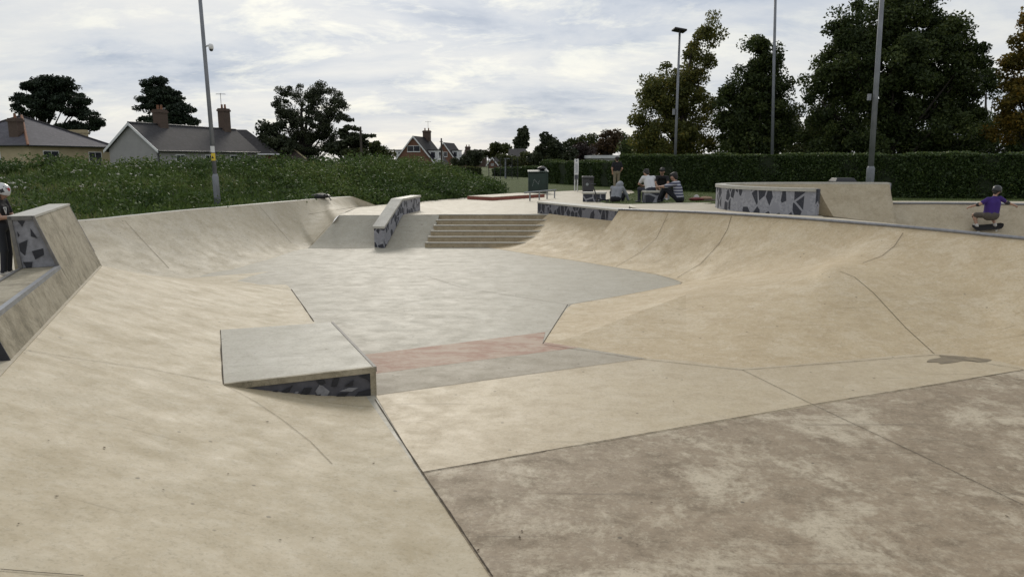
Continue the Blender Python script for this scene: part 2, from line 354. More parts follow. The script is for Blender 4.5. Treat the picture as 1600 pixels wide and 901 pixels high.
# --- ramp either side of the hubba
rb = [zf(481, 388), zf(560, 388), zf(601, 387.5), zf(667, 386.5)]; rt = [P(530, 336, 0), P(590, 336, 0), P(628, 335.8, 0), P(687, 335, 0)]
grid('ramp', [seg(a, b, 8, 1.15)+[b] for a, b in zip(rb, rt)], M['floor'], True, kind='structure')
# --- plaza
pz = [P(530, 336, 0), P(600, 336, 0), P(687, 335, 0), P(858, 334, 0), P(970, 322, 0), P(935, 315, 0), P(992, 301, 0), P(985, 296.5, 0), P(905, 297.5, 0), P(775, 303.5, 0), P(700, 311, 0), P(560, 323, 0)]
flat('plaza', pz, M['plaza'], dz=0.3, kind='structure')
# --- right bank, hip and corner: rows foot / crest / valley / coping
K0 = P(842, 315, 0.35); K1 = P(1600, 372.5, 0.40)
def cop(px): 
    ys = np.interp(px, [842, 968, 1080, 1145, 1226, 1275, 1392, 1470, 1600], [315, 327.3, 331, 334.5, 339.5, 343, 352.5, 359.5, 372.5])
    return PV(px, float(ys), K0, K1)
kd = (K1-K0); kd.z = 0; kd.normalize()
kn = Vector((kd.y, -kd.x, 0)); kn = kn if kn.y > 0 else -kn     # away from the bowl
def ecol(v, c, k=1.75): return seg(v, c, 16, k)+[c]
eb_ = zf(886, 405.5)
E1 = [[zf(762, 386.5), P(857, 334, 0.02)], [zf(790, 391), PV(880, 334.6, K0, K1)], [zf(845, 400), PV(930, 339.8, K0, K1)], [eb_, PV(968, 343.8, K0, K1)]]
E = [[eb_, cop(968)], [zf(959, 417), cop(1044)], [zf(1030, 430), cop(1110)], [zf(1056, 437), cop(1145)], [zf(1065, 443), cop(1195)]]
Ei = interp(E, 7)
qE = grid('quarter_pipe', [ecol(a, b) for a, b in Ei], M['quarter'], kind='structure')
grid('quarter_pipe', [ecol(a, b) for a, b in interp(E1, 6)], M['quarter'], kind='structure')
grid('quarter_pipe_cheek', [ecol(*E1[-1]), ecol(*E[0])], M['quarter'], kind='structure')
H = [[zf(848, 536), zf(848, 536), zf(889, 476)], [zf(898, 545), P(903, 524, -0.76), zf(945, 466)], [zf(985, 558), P(985, 492, -0.69), zf(1005, 455)], [zf(1072, 568), P(1072, 460, -0.60), zf(1065, 443)]]
def fcol(f, c, v): return seg(f, c, 12, 1.35)+seg(c, v, 8, 1.0)+[v]
Hi = interp(H, 8)
grid('hip_bank', [fcol(*h) for h in Hi], M['quarter'], False, kind='structure')
def gcol(base, c):   # plain concave wall
    f = lambda t: base.lerp(c, t)*1.0
    def at(t): p = base.lerp(c, t); p.z = base.z+(c.z-base.z)*t**1.6; return p
    return [base, at(0.38), at(0.66), c]
G = [H[3]+[cop(1195)], [zf(1160, 577), P(1185, 442, -0.40), P(1185, 427, -0.47), cop(1280)], [zf(1310, 565), P(1255, 432, -0.24), P(1265, 418, -0.28), cop(1345)], [zf(1460, 553), P(1312, 424, -0.13), P(1338, 410, -0.10), cop(1411)],
     gcol(zf(1525, 561), cop(1500)), gcol(zf(1600, 574), cop(1590)), gcol(zf(1600, 574)+kd*2.0, cop(1590)+kd*2.0), gcol(zf(1600, 574)+kd*4.6, cop(1590)+kd*4.6)]
Gi = interp(G, 8)
def hgcol(i, r):
    p = seg(r[0], r[1], 12, 1.35)+seg(r[1], r[2], 8, 1.0)+ecol(r[2], r[3], 1.75 if i < 26 else 1.75-0.6*min((i-26)/8, 1))
    it = int(min(i/6, 1)*10+min(max(i-22, 0)/6, 1)*24)
    a = np.array([tuple(x) for x in p])
    for _ in range(it): a[1:-1] = a[1:-1]*0.5+(a[:-2]+a[2:])*0.25
    return [Vector(x) for x in a]
qG = grid('corner_bank', [hgcol(i, r) for i, r in enumerate(Gi)], M['quarter'], kind='structure')
# steel coping along the top
cpts = [cop(px)+Vector((0, 0, 0.0)) for px in range(968, 1600, 24)]+[cop(1590)+kd*1.0, cop(1590)+kd*4.6]
MB().tube([p-kn*0.012 for p in cpts], 0.032, 10).build('steel_coping', M['coping'], qG, True)
# deck behind the coping
dk = [p.copy() for p in cpts]
edge = [P(935, 315.5, 0.15), P(984, 319, 0.28), P(1060, 317.6, 0.3), P(1113, 317, 0.31)]
W0 = [Vector(p) for p in ((7.05, 16.45, 0), (6.25, 17.05, 0), (5.7, 18.0, 0), (5.55, 19.1, 0), (5.85, 20.1, 0), (6.7, 20.8, 0), (8.2, 21.15, 0), (9.7, 21.2, 0), (11.05, 20.95, 0))]
ZD = 0.33
nrow = []
for i, p in enumerate(cpts): nrow.append(p)
inner = [p+kn*0.75 for p in cpts]
sw = lambda p: float(np.interp(p.x, [6.0, 7.0], [0.75, 0.34]))
strip = [[p+kn*0.02, p+kn*sw(p)-Vector((0, 0, 0.005))] for p in cpts]
deckm = grid('coping_deck', strip, M['plaza'], False, kind='structure')
dl = [cop(968)+kn*0.7, cop(1275)+kn*0.7, Vector((7.2, 16.4, ZD)), Vector((6.3, 17.2, ZD)), Vector((5.9, 19, ZD)), Vector((6.6, 20.9, ZD)), Vector((5.6, 20.9, ZD)), P(1113, 317, 0.31), P(1060, 317.6, 0.3), P(984, 319, 0.28), P(962, 319.0, 0.2)]
for p in dl: p.z = ZD-0.012 if p.z > 0.29 else p.z
flat('coping_deck', dl, M['plaza'], dz=0.35, kind='structure')
ka, kb2 = K0+kn*0.3, cop(968)+kn*0.3
grid('coping_deck', [[Vector((a.x, a.y, a.z-0.03)), a.lerp(b, 0.5), b] for a, b in ((ka, Vector((ka.x-0.2, ka.y+1.4, 0.004))), (ka.lerp(kb2, 0.5), P(936, 317, 0.09)), (kb2, P(985, 319.4, 0.27)))], M['plaza'], False, kind='structure')
# --- second bowl beyond the coping, with its curved over-vert wall
TH, ZR = 0.22, 0.93
wi = interp([[p] for p in W0], 5); wall = [w[0] for w in wi]
def normal2(pts, i):
    t = pts[min(i+1, len(pts)-1)]-pts[max(i-1, 0)]; return Vector((t.y, -t.x, 0)).normalized()   # right-hand side = inside (pts run clockwise)
ctr = Vector((10.6, 16.8, 0))
inn = []
for i, p in enumerate(wall):
    nn = normal2(wall, i); nn = nn if nn.dot(ctr-p) > 0 else -nn
    inn.append(p+nn*TH)
rim = [(p, ZR) for p in inn]+[(inn[-1]+Vector((0.02, -0.02, 0)), 0.33)]
for x, y in ((12.2, 20.75), (13.6, 20.55), (15.0, 20.2), (16.3, 19.0), (16.9, 17.0), (16.6, 13.5), (15.3, 9.5), (13.6, 7.0)): rim.append((Vector((x, y, 0)), 0.33))
nearside = [p+kn*sw(p) for p in cpts if p.x > 6.4][::-1]
for p in nearside: rim.append((Vector((p.x, p.y, 0)), p.z-0.006))
rim.append((inn[0]+Vector((0.03, -0.03, 0)), 0.33))
fl = []
for p, z in rim:
    d = ctr-p; d.z = 0; L_ = d.length; fl.append(p+d*(min(2.1, L_*0.62)/L_)+Vector((0, 0, -0.7)))
bowl2 = grid('second_bowl', [seg(Vector((f.x, f.y, -0.7)), Vector((p.x, p.y, z)), 12, 2.0 if z < 0.9 else 2.3)+[Vector((p.x, p.y, z))] for f, (p, z) in zip(fl, rim)]
      + [seg(Vector((fl[0].x, fl[0].y, -0.7)), Vector((rim[0][0].x, rim[0][0].y, 0.33)), 12, 2.0)+[Vector((rim[0][0].x, rim[0][0].y, 0.33))]], M['bowl2'], kind='structure')
flat('bowl_floor', [Vector((f.x, f.y, -0.7)) for f in fl[::2]], M['floor'], dz=0.1, kind='structure')
farc = [p for p, z in rim if z == 0.33][:8]
MB().tube([Vector((p.x, p.y, 0.345)) for p in farc], 0.032, 10).build('steel_coping', M['coping'], bowl2, True)
flat('coping_deck', [Vector((p.x, p.y, 0.325)) for p in farc]+[Vector((18.5, 17, 0.325)), Vector((18.5, 21.9, 0.325)), Vector((11.2, 22.4, 0.325)), Vector((10.9, 21.15, 0.325))], M['plaza'], dz=0.4, kind='structure')
rw = empty('curved_wall', wall[0], 'low curved concrete wall with grey shard print above the second bowl', 'wall')
grid_w = [[Vector((p.x, p.y, 0.25)), Vector((p.x, p.y, ZR))] for p in wall]
mesh('printed_face', [v for c in grid_w for v in c], [(i*2, i*2+1, i*2+3, i*2+2) for i in range(len(wall)-1)], M['sharda'], rw, True, tint=np.repeat(np.cumsum([0]+[(wall[i+1]-wall[i]).length for i in range(len(wall)-1)]), 2))
lip = []
for p, r in zip(wall, inn):
    d = (p-r).normalized(); lip.append([Vector((p.x, p.y, ZR-0.06))+d*0.03, Vector((p.x, p.y, ZR+0.015))+d*0.03, Vector((r.x, r.y, ZR+0.015))-d*0.02, Vector((r.x, r.y, ZR-0.05))-d*0.02])
mesh('rim', [v for c in lip for v in c], [(i*4+j, i*4+j+1, (i+1)*4+j+1, (i+1)*4+j) for i in range(len(lip)-1) for j in range(3)]+[(0, 3, 2, 1)]+[tuple((len(lip)-1)*4+j for j in range(4))], M['cap'], rw)
for w, r in ((wall[0], inn[0]), (wall[-1], inn[-1])):
    a = Vector((w.x, w.y, 0.2)); b = Vector((r.x, r.y, 0.2))+(r-w).normalized()*0.0
    up = Vector((0, 0, ZR-0.2)); out = (ctr-w).cross(Vector((0, 0, 1)))
    tdir = (wall[0]-wall[1]).normalized() if w is wall[0] else (wall[-1]-wall[-2]).normalized()
    MB().hexa([a, b, b+tdir*0.05, a+tdir*0.05, a+up, b+up, b+up+tdir*0.05, a+up+tdir*0.05]).build('end_face', M['shard'], rw)

# ------------------------------------------------------------------ stairs
st = empty('staircase', P(680, 386, ZF), 'six tan concrete steps from the plaza down to the bowl floor', 'stairs')
s0, s1 = zf(664, 386.5), P(686, 335, 0); ns = 6
for i in range(ns):
    t0_, t1_ = i/(ns-1), 1.0
    z0, z1 = ZF+0.8*i/ns, ZF+0.8*(i+1)/ns
    a = s0.lerp(s1, i/(ns-1)*0.97); yb = s1.y+0.12
    xr = float(np.interp(z1, [-0.8, -0.4, 0.0], [0.55, 0.9, 1.25]))+0.3
    m = MB().hexa([Vector((a.x, a.y, z0-0.03)), Vector((xr, a.y, z0-0.03)), Vector((xr, yb, z0-0.03)), Vector((a.x+0.05*(5-i)*0, yb, z0-0.03)),
                   Vector((a.x, a.y, z1)), Vector((xr, a.y, z1)), Vector((xr, yb, z1)), Vector((a.x, yb, z1))])
    # each step only as deep as it needs: nosing slightly proud
    o = m.build('step', M['step'], st); bevel(o, 0.012, 2)
    MB().box(((a.x+xr)/2, a.y+0.02, z1-0.004), (xr-a.x-0.02, 0.075, 0.03)).build('nosing', M['cap'], o)
# ------------------------------------------------------------------ hubba ledge beside the stairs
hb = empty('hubba_ledge', zf(594, 387), 'sloping grey ledge with shard print running up beside the stairs', 'ledge')
h0, h1, h2 = zf(593, 387.5), P(621, 336, 0), P(650, 328.5, 0)
dirh = (h1-h0); dirh.z = 0; dirh.normalize(); px_ = Vector((dirh.y, -dirh.x, 0)); hw = 0.145
h0b = h0-dirh*0.0
prof = [(h0b, ZF-0.02, -0.23), (h1, -0.02, 0.42), (h2, -0.02, 0.42)]
V = []
for p, zb, zt in prof:
    for sgn in (-1, 1): V += [Vector((p.x, p.y, zb))+px_*hw*sgn, Vector((p.x, p.y, zt))+px_*hw*sgn]
Fc = [(0, 2, 3, 1)]+[f for i in (0, 4) for f in ((i, i+1, i+5, i+4), (i+2, i+6, i+7, i+3), (i+1, i+3, i+7, i+5))]+[(8, 9, 11, 10)]
mesh('printed_body', V, Fc, M['shards'], hb)
V = []
for p, zb, zt in [(h0b-dirh*0.03, 0, -0.26), (h1, 0, 0.42), (h2+dirh*0.03, 0, 0.42)]:
    for sgn in (-1, 1): V += [Vector((p.x, p.y, zt))+px_*(hw+0.03)*sgn, Vector((p.x, p.y, zt+0.06))+px_*(hw+0.03)*sgn]
mesh('capping', V, Fc, M['cap'], hb)
# ------------------------------------------------------------------ long dark ledge on the coping
dlg = empty('coping_ledge', K0, 'long low ledge with dark shard print beside the top of the stairs', 'ledge')
k0, k1 = K0, cop(968)
for nm, m_, off, top, bot in (('printed_face', 'shardd', 0.05, -0.045, None), ('capping', 'cap', 0.065, 0.0, -0.045)):
    a, b = k0-kn*off, k1-kn*off; a2, b2 = k0+kn*(0.35+off), k1+kn*(0.35+off)
    ba = (-0.36, -0.36) if bot is None else (bot, bot)
    dn = lambda p, d: Vector((p.x, p.y, p.z+d))
    MB().hexa([dn(a, ba[0]), dn(b, ba[1]), dn(b2, ba[1]), dn(a2, ba[0]), dn(a, top), dn(b, top), dn(b2, top), dn(a2, top)]).build(nm, M[m_], dlg)
# ------------------------------------------------------------------ kicker box growing out of the left bank
kk = empty('kicker_box', NE(nval-0.1, 7, ZF), 'flat-topped concrete box with charcoal printed side, set into the bank', 'box')
zk = -0.5; c_fl, c_fr, c_br, c_bl = P(350, 600, zk-0.035), P(587, 573, zk), P(520, 503, zk), P(345, 515, zk-0.035)
dn = lambda p, d: Vector((p.x, p.y, p.z+d))
kt = [c_fl, c_fr, c_br, c_bl]
body = [c_fl+(c_br-c_fl)*0.004, c_fr+(c_bl-c_fr)*0.004, c_br+(c_fl-c_br)*0.004, c_bl+(c_fr-c_bl)*0.004]
MB().hexa([dn(p, -0.34) for p in body]+[dn(p, -0.045) for p in body]).build('printed_side', M['printd'], kk)
MB().hexa([dn(p, -0.047) for p in kt]+kt).build('top_slab', M['kicker'], kk)
edv = (c_br-c_fr).normalized(); inward = (c_fl-c_fr).normalized()
MB().hexa([dn(p, d) for d in (-0.05, 0.006) for p in (c_fr-edv*0.006-inward*0.008, c_br-inward*0.008, c_br+inward*0.022, c_fr+inward*0.022-edv*0.006)]).build('steel_edge', M['angle'], kk)
fd = (c_fl-c_fr).normalized(); fn = Vector((fd.y, -fd.x, 0)); fn = fn if fn.y < 0 else -fn
MB().hexa([c_fr+fn*0.012+dn(Vector(), d) for d in (-0.31,)]+[] if False else [dn(p, d) for d in (-0.33, -0.045) for p in (c_fr+fn*0.008, c_fr+fn*0.008-fd*-0.06, c_fr+fd*0.06-fn*0.01, c_fr-fn*0.01)]).build('corner_post', M['ledge'], kk)
MB().hexa([dn(p, d) for d in (-0.058, 0.004) for p in (c_fl+fn*0.01, c_fr+fn*0.01, c_fr-fn*0.03, c_fl-fn*0.03)]).build('edge_beam', M['ledge'], kk)
def onface(px, py, a, b, lift, nrm): p = PV(px, py, a, b); return p+nrm*lift
def shards(polys, a, b, nrm, mat, parent, lift=0.006):
    for poly in polys:
        pts = [onface(x, y, a, b, lift, nrm) for x, y in poly]
        nn = (pts[1]-pts[0]).cross(pts[2]-pts[0])
        if nn.dot(nrm) < 0: pts = pts[::-1]
        MB().add(pts+[p-nrm*0.004 for p in pts], [tuple(range(len(pts)))]+[(i, i+len(pts), (i+1) % len(pts)+len(pts), (i+1) % len(pts)) for i in range(len(pts))]).build('printed_shard', mat, parent)
zz = lambda x, y: (x/2.0, 480+y/2.0)
ks = [[(878, 262), (915, 243), (905, 262), (890, 270)], [(938, 272), (950, 251), (975, 250), (967, 268), (940, 280)], [(988, 230), (1010, 222), (1018, 236), (1002, 243)], [(1035, 247), (1042, 221), (1061, 220), (1052, 247)],
      [(1075, 247), (1105, 226), (1102, 245)], [(935, 287), (960, 280), (1003, 270), (998, 288), (960, 291)], [(1040, 292), (1058, 268), (1090, 266), (1075, 280), (1070, 292)], [(1100, 288), (1120, 264), (1158, 254), (1160, 272), (1140, 290)],
      [(1122, 215), (1156, 206), (1160, 238), (1148, 225)], [(850, 262), (870, 258), (862, 268)]]
shards([[zz(*p) for p in s_] for s_ in ks], c_fl, c_fr, fn, M['printk'], kk)
lt = [[(905, 282), (925, 262), (935, 262), (915, 288)], [(985, 262), (1000, 240), (1010, 245), (1030, 262), (1015, 290), (1004, 290)], [(1060, 262), (1090, 250), (1120, 250), (1100, 262)]]
shards([[zz(*p) for p in s_] for s_ in lt], c_fl, c_fr, fn, M['printg'], kk, 0.004)
# ------------------------------------------------------------------ ledge on top of the left bank
lg = empty('bank_ledge', NE(-1.8, 9.9, 0), 'stepped concrete ledge with slanted mossy face along the top of the bank', 'ledge')
def slab(e0, e1, prof): return MB().add([NE(n, e0, z) for n, z in prof]+[NE(n, e1, z) for n, z in prof], [tuple(range(len(prof)))[::-1], tuple(range(len(prof), 2*len(prof)))]+[(i, (i+1) % len(prof), (i+1) % len(prof)+len(prof), i+len(prof)) for i in range(len(prof))])
hi = [(BT, -0.03), (-1.872, 0.925), (-2.12, 0.925), (-2.12, -0.03)]
lo = [(BT, -0.03), (-1.655, 0.325), (-2.07, 0.325), (-2.07, -0.03)]
bevel(slab(9.96, 12.5, hi).build('upper_block', M['ledge'], lg), 0.008)
slab(6.7, 9.957, lo).build('bench', M['ledge'], lg)
slab(9.95, 12.52, [(-1.86, 0.92), (-1.862, 0.948), (-2.13, 0.948), (-2.13, 0.92)]).build('capping', M['cap'], lg)
slab(6.69, 9.95, [(-1.645, 0.30), (-1.652, 0.34), (-1.70, 0.34), (-1.70, 0.30)]).build('steel_edge', M['steel'], lg)
slab(6.69, 9.95, [(-2.04, 0.325), (-2.04, 0.337), (-2.075, 0.337), (-2.075, 0.325)]).build('steel_edge', M['angle'], lg)
slab(9.952, 9.962, [(-1.675, 0.33), (-1.868, 0.92), (-2.118, 0.92), (-2.065, 0.33)]).build('end_panel', M['printg'], lg)
for pr in ([(-1.655, 0.33), (-1.855, 0.945), (-1.885, 0.945), (-1.69, 0.33)], [(-2.085, 0.945), (-2.125, 0.945), (-2.075, 0.33), (-2.035, 0.33)], [(-1.87, 0.948), (-1.87, 0.905), (-2.12, 0.905), (-2.12, 0.948)]):
    slab(9.925, 9.955, pr).build('frame_bar', M['angle'], lg)
slab(12.5, 12.512, [(-1.60, 0.2), (-1.868, 0.92), (-2.118, 0.92), (-2.118, 0.05)]).build('end_panel', M['printg'], lg)
slab(6.685, 6.7, [(BT-0.01, 0.0), (-1.64, 0.32), (-2.07, 0.32), (-2.07, 0.0)]).build('end_panel', M['printk'], lg)
ea, eb = NE(-1.6, 9.95, 0.3), NE(-2.1, 9.95, 0.3)
z6 = lambda x, y: (x/3.107, 270+y/3.107)
s6 = [[(85, 232), (122, 233), (108, 262)], [(84, 285), (96, 303), (88, 312)], [(148, 270), (182, 318), (150, 308)], [(93, 343), (134, 325), (122, 402), (98, 380)], [(155, 380), (210, 366), (214, 398), (172, 420)], [(112, 432), (158, 432), (154, 460), (128, 462)]]
shards([[z6(*p) for p in s_] for s_ in s6], ea, eb, -ev, M['printk'], lg, 0.004)
# ------------------------------------------------------------------ joints laid along the surfaces
Vs, Fs = [], []
for v, f in SURF: b = len(Vs); Vs += v; Fs += [tuple(i+b for i in g) for g in f]
bvh = BVHTree.FromPolygons(Vs, Fs)
def drop(px, py):
    h = bvh.ray_cast(O, ray(px, py).normalized()); return (h[0], h[1] if h[1].z > 0 else -h[1]) if h[0] else None
def joint(pix, w=0.012, mat='joint', parent=None, name='expansion_joint', wob=0.0):
    w *= 0.68
    pts = []
    for (a, b), (c, d) in zip(pix, pix[1:]):
        n = max(2, int(math.hypot(c-a, d-b)/7))
        pts += [(a+(c-a)*i/n, b+(d-b)*i/n) for i in range(n)]
    pts.append(pix[-1]); hits = [h for h in (drop(*p) for p in pts) if h]
    V = []
    for i, (p, n) in enumerate(hits):
        t = (hits[min(i+1, len(hits)-1)][0]-hits[max(i-1, 0)][0]).normalized(); s_ = n.cross(t).normalized()*w/2*(1+wob*(random.random()*2-1)); V += [p+n*0.006+s_, p+n*0.006-s_]
    mesh(name, V, [(2*i, 2*i+1, 2*i+3, 2*i+2) for i in range(len(hits)-1)], M[mat], parent)
for a in ([(770, 901), (715, 819), (660, 738), (622, 680), (586, 624)],): joint(a, 0.015, parent=bankA, wob=0.5)
joint([(660, 738), (1270, 632), (1599, 578)], 0.014, parent=floor, wob=0.3)
joint([(590, 617), (800, 588), (1010, 560)], 0.010, 'jointp', parent=floor)
joint([(850, 538), (1000, 561), (1160, 578), (1320, 566), (1460, 554.5), (1599, 577)], 0.010, parent=floor, wob=0.4)
joint([(1160, 578), (1270, 632), (1440, 712), (1599, 789)], 0.008, parent=floor)
joint([(848, 537), (887, 476)], 0.014, parent=floor)
joint([(887, 476), (960, 464), (1040, 449), (1062, 444), (1066, 441), (1050, 436), (1020, 427), (960, 418), (900, 407), (845, 400), (780, 389)], 0.013, 'jointp', parent=qE)
joint([(887, 476), (800, 462), (720, 449), (668, 432)], 0.010, 'jointp', parent=floor)
joint([(455, 452), (473, 477), (490, 502)], 0.02, parent=floor, wob=0.5)
joint([(1312, 424), (1335, 433), (1365, 458), (1415, 512), (1460, 553)], 0.010, parent=qG)
joint([(1411, 364), (1398, 384), (1378, 400), (1348, 411)], 0.014, 'jointp', parent=qG)
joint([(1044, 334), (1026, 372), (1000, 395), (962, 417)], 0.012, 'jointp', parent=qE)
joint([(1143, 338), (1137, 358), (1123, 382), (1095, 412), (1058, 434)], 0.013, parent=qE)
joint([(0, 541), (120, 560), (230, 576), (345, 598)], 0.007, 'jointp', parent=bankA)
joint([(350, 601), (400, 628), (440, 655), (485, 690), (519, 725)], 0.006, 'jointp', parent=bankA)
joint([(345, 516), (346, 560), (349, 600)], 0.022, parent=bankA, wob=0.6)
joint([(0, 890), (60, 895), (130, 900)], 0.008, parent=bankA)
joint([(195, 345), (225, 378), (264, 419)], 0.012, 'jointp', parent=qB)
joint([(405, 322), (425, 345), (455, 380)], 0.014, 'jointp', parent=qB)
joint([(528, 338), (505, 362), (482, 388), (530, 388), (584, 388)], 0.018, 'jointp', parent=qB)
joint([(481, 335), (520, 329), (562, 322.5)], 0.016, 'jointp', parent=qB)
joint([(360, 440), (420, 448), (455, 453)], 0.012, 'jointp', parent=bankA)
# damp silt in the low corner
pts = []
for i in range(28):
    a = 2*math.pi*i/28; r = 1+0.35*math.sin(3*a+1)+random.uniform(-0.25, 0.25)
    x, y = 1498+44*r*math.cos(a), 559.5+6.5*r*math.sin(a); pts.append(P(x, max(y, 553.5+(x-1460)*0.06), ZF+0.009))
flat('damp_patch', pts, M['damp'], floor, 0.001, surf=False)
# fallen leaves and grit blown about
V, Fc_ = [], []
for px, py in [(356, 741), (432, 709), (255, 766), (88, 776), (1052, 627), (1225, 596)]+[(rng.uniform(20, 1580), rng.uniform(470, 895)) for _ in range(26)]:
    h = drop(px, py)
    if not h: continue
    p, n_ = h; u = n_.orthogonal().normalized(); w_ = n_.cross(u); a = rng.uniform(0, 6.28); d1 = u*math.cos(a)+w_*math.sin(a); d2 = n_.cross(d1); s_ = rng.uniform(0.006, 0.017); b_ = len(V)
    V += [p+n_*0.007-d1*s_, p+n_*0.0075+d2*s_*0.55, p+n_*0.009+d1*s_, p+n_*0.007-d2*s_*0.5]; Fc_.append((b_, b_+1, b_+2, b_+3))
mesh('fallen_leaves', V, Fc_, plain('dead_leaf', (0.11, 0.075, 0.04), 0.9, var=0.5), kind='stuff', label='scattered small dead leaves and grit on the concrete', cat='leaves')
# near deck and ramp under the photographer, below the frame
ndk = flat('near_deck', [(-0.3, 1.15, 0), (9, 1.15, 0), (9, -7, 0), (-2.5, -7, 0), (-2.2, 0, 0)], M['tan'], dz=0.3, kind='structure')
grid('near_ramp', [seg(Vector((x, 3.1, ZF)), Vector((x, 1.15, 0)), 8, 1.3)+[Vector((x, 1.15, 0))] for x in (-0.3, 4, 9)], M['tan'], kind='structure')
flat('side_deck', [(9, -7, 0.0), (17.4, -7, 0.0), (17.4, 17, 0.0), (16.9, 17, 0), (16.5, 13.3, 0), (13.6, 6.9, 0), (11.2, 5.2, 0), (9, 4, 0)], M['plaza'], dz=0.3, kind='structure')
# ------------------------------------------------------------------ vegetation helpers
def leaves_mesh(C, L, Wd, jitter=0.35, up=0.0, dirs=None):
    n = len(C); u = rng.normal(size=(n, 3)) if dirs is None else dirs+rng.normal(size=(n, 3))*jitter
    u /= np.linalg.norm(u, axis=1, keepdims=True)
    w = rng.normal(size=(n, 3)); v = np.cross(u, w); v /= np.linalg.norm(v, axis=1, keepdims=True)+1e-9
    s = rng.uniform(0.65, 1.3, (n, 1)); u = u*L*s; v = v*Wd*s
    V = np.empty((n, 4, 3), np.float32); V[:, 0] = C-u; V[:, 1] = C+v; V[:, 2] = C+u; V[:, 3] = C-v
    return V.reshape(-1, 3), np.arange(4*n, dtype=np.int32).reshape(n, 4)
def blob(n, c, r, hollow=0.5):
    d = rng.normal(size=(n, 3)); d /= np.linalg.norm(d, axis=1, keepdims=True)
    return np.asarray(c)+d*np.asarray(r)*(hollow+(1-hollow)*rng.random((n, 1)))**0.8
M['bark'] = plain('bark', (0.055, 0.045, 0.035), 0.9, var=0.5, scale=8, bump=0.5)
LM = {
 'pine': leafmat('pine_needles', (0.012, 0.022, 0.012), (0.03, 0.045, 0.022), None, 0.1),
 'dark': leafmat('dark_leaves', (0.025, 0.04, 0.012), (0.072, 0.096, 0.025), (0.13, 0.148, 0.04), 0.32),
 'mid': leafmat('mid_leaves', (0.035, 0.048, 0.016), (0.085, 0.095, 0.028), (0.14, 0.13, 0.035), 0.3),
 'yellow': leafmat('yellowing_leaves', (0.06, 0.072, 0.02), (0.15, 0.15, 0.035), (0.25, 0.19, 0.035), 0.38),
 'orange': leafmat('autumn_leaves', (0.08, 0.075, 0.016), (0.22, 0.155, 0.028), (0.33, 0.17, 0.02), 0.4),
 'rust': leafmat('rusty_leaves', (0.045, 0.032, 0.018), (0.10, 0.06, 0.03), None, 0.2),
 'purple': leafmat('purple_leaves', (0.02, 0.014, 0.013), (0.045, 0.028, 0.022), None, 0.15),
 'hedge': leafmat('hedge_leaves', (0.026, 0.046, 0.013), (0.07, 0.105, 0.026), (0.15, 0.175, 0.05), 0.2, 0.5),
 'con': leafmat('conifer_leaves', (0.022, 0.03, 0.014), (0.055, 0.065, 0.028), None, 0.12),
 'weed': leafmat('weed_leaves', (0.042, 0.075, 0.017), (0.115, 0.165, 0.038), (0.21, 0.205, 0.08), 0.25),
 'blade': leafmat('grass_blades', (0.055, 0.095, 0.018), (0.13, 0.18, 0.045), (0.22, 0.2, 0.09), 0.25),
 'flower': leafmat('white_florets', (0.5, 0.47, 0.42), (0.72, 0.70, 0.64), None, 0.2),
 'lawn': leafmat('lawn_blades', (0.055, 0.085, 0.02), (0.10, 0.13, 0.038), None, 0.25)}
def tree(name, label, base, height, blobs, nleaf, mat, leaf=0.12, clump=None, trunk=0.25, group=None, cat='tree', flatc=0.8, nclump=60, limb=True, hollow=0.45, trunk_top=0.75):
    """blobs: (dx, dy, z, rx, ry, rz) lobes of the crown relative to the base"""
    base = Vector(base); r = empty(name, base, label, cat, group)
    vol = np.array([b[3]*b[4]*b[5] for b in blobs]); vol = vol/vol.sum(); cs = []
    for b, w in zip(blobs, vol):
        k = max(3, int(nclump*w)); c = blob(k, (base.x+b[0], base.y+b[1], base.z+b[2]), (b[3], b[4], b[5]), hollow); cs.append(c)
    cs = np.concatenate(cs); cr = clump or 0.16*height; cr = np.full(len(cs), cr)*rng.uniform(0.55, 1.2, len(cs))
    per = max(1, nleaf//len(cs)); pts = []; tn = []
    for c, q_ in zip(cs, cr):
        k = int(per*rng.uniform(0.6, 1.4)); p = rng.normal(size=(k, 3)); p /= np.linalg.norm(p, axis=1, keepdims=True)
        p *= rng.random((k, 1))**0.45*q_; p[:, 2] *= flatc; pts.append(c+p); tn.append(np.clip(rng.normal(rng.uniform(0.15, 0.65), 0.22, k), 0, 1))
    C = np.concatenate(pts); T = np.concatenate(tn); C[:, 2] = np.maximum(C[:, 2], base.z+0.05)
    m = MB(); top = base+Vector((blobs[0][0]*0.3, blobs[0][1]*0.3, height*trunk_top)); mid = base.lerp(top, 0.45)+Vector((random.uniform(-.04, .04)*height, 0, 0))
    m.tube([base-Vector((0, 0, 0.1)), base+Vector((0, 0, height*0.06)), mid, top], [trunk*1.3, trunk, trunk*0.7, trunk*0.2], 8)
    if limb:
        for i in rng.permutation(len(cs))[:26]:
            e = Vector(cs[i]); t = min(0.9, max(0.18, (e.z-base.z)/height*0.7)); s_ = base.lerp(mid, t/0.6) if t < 0.6 else mid.lerp(top, (t-0.6)/0.4)
            k = s_.lerp(e, 0.5)+Vector((0, 0, -0.04*height)); m.tube([s_, k, e], [trunk*0.38, trunk*0.22, trunk*0.06], 5, False)
    m.build('trunk', M['bark'], r, True)
    V, Fc = leaves_mesh(C, leaf, leaf*0.55); mesh('crown', V, Fc, LM[mat], r, tint=np.repeat(T, 4)); return r
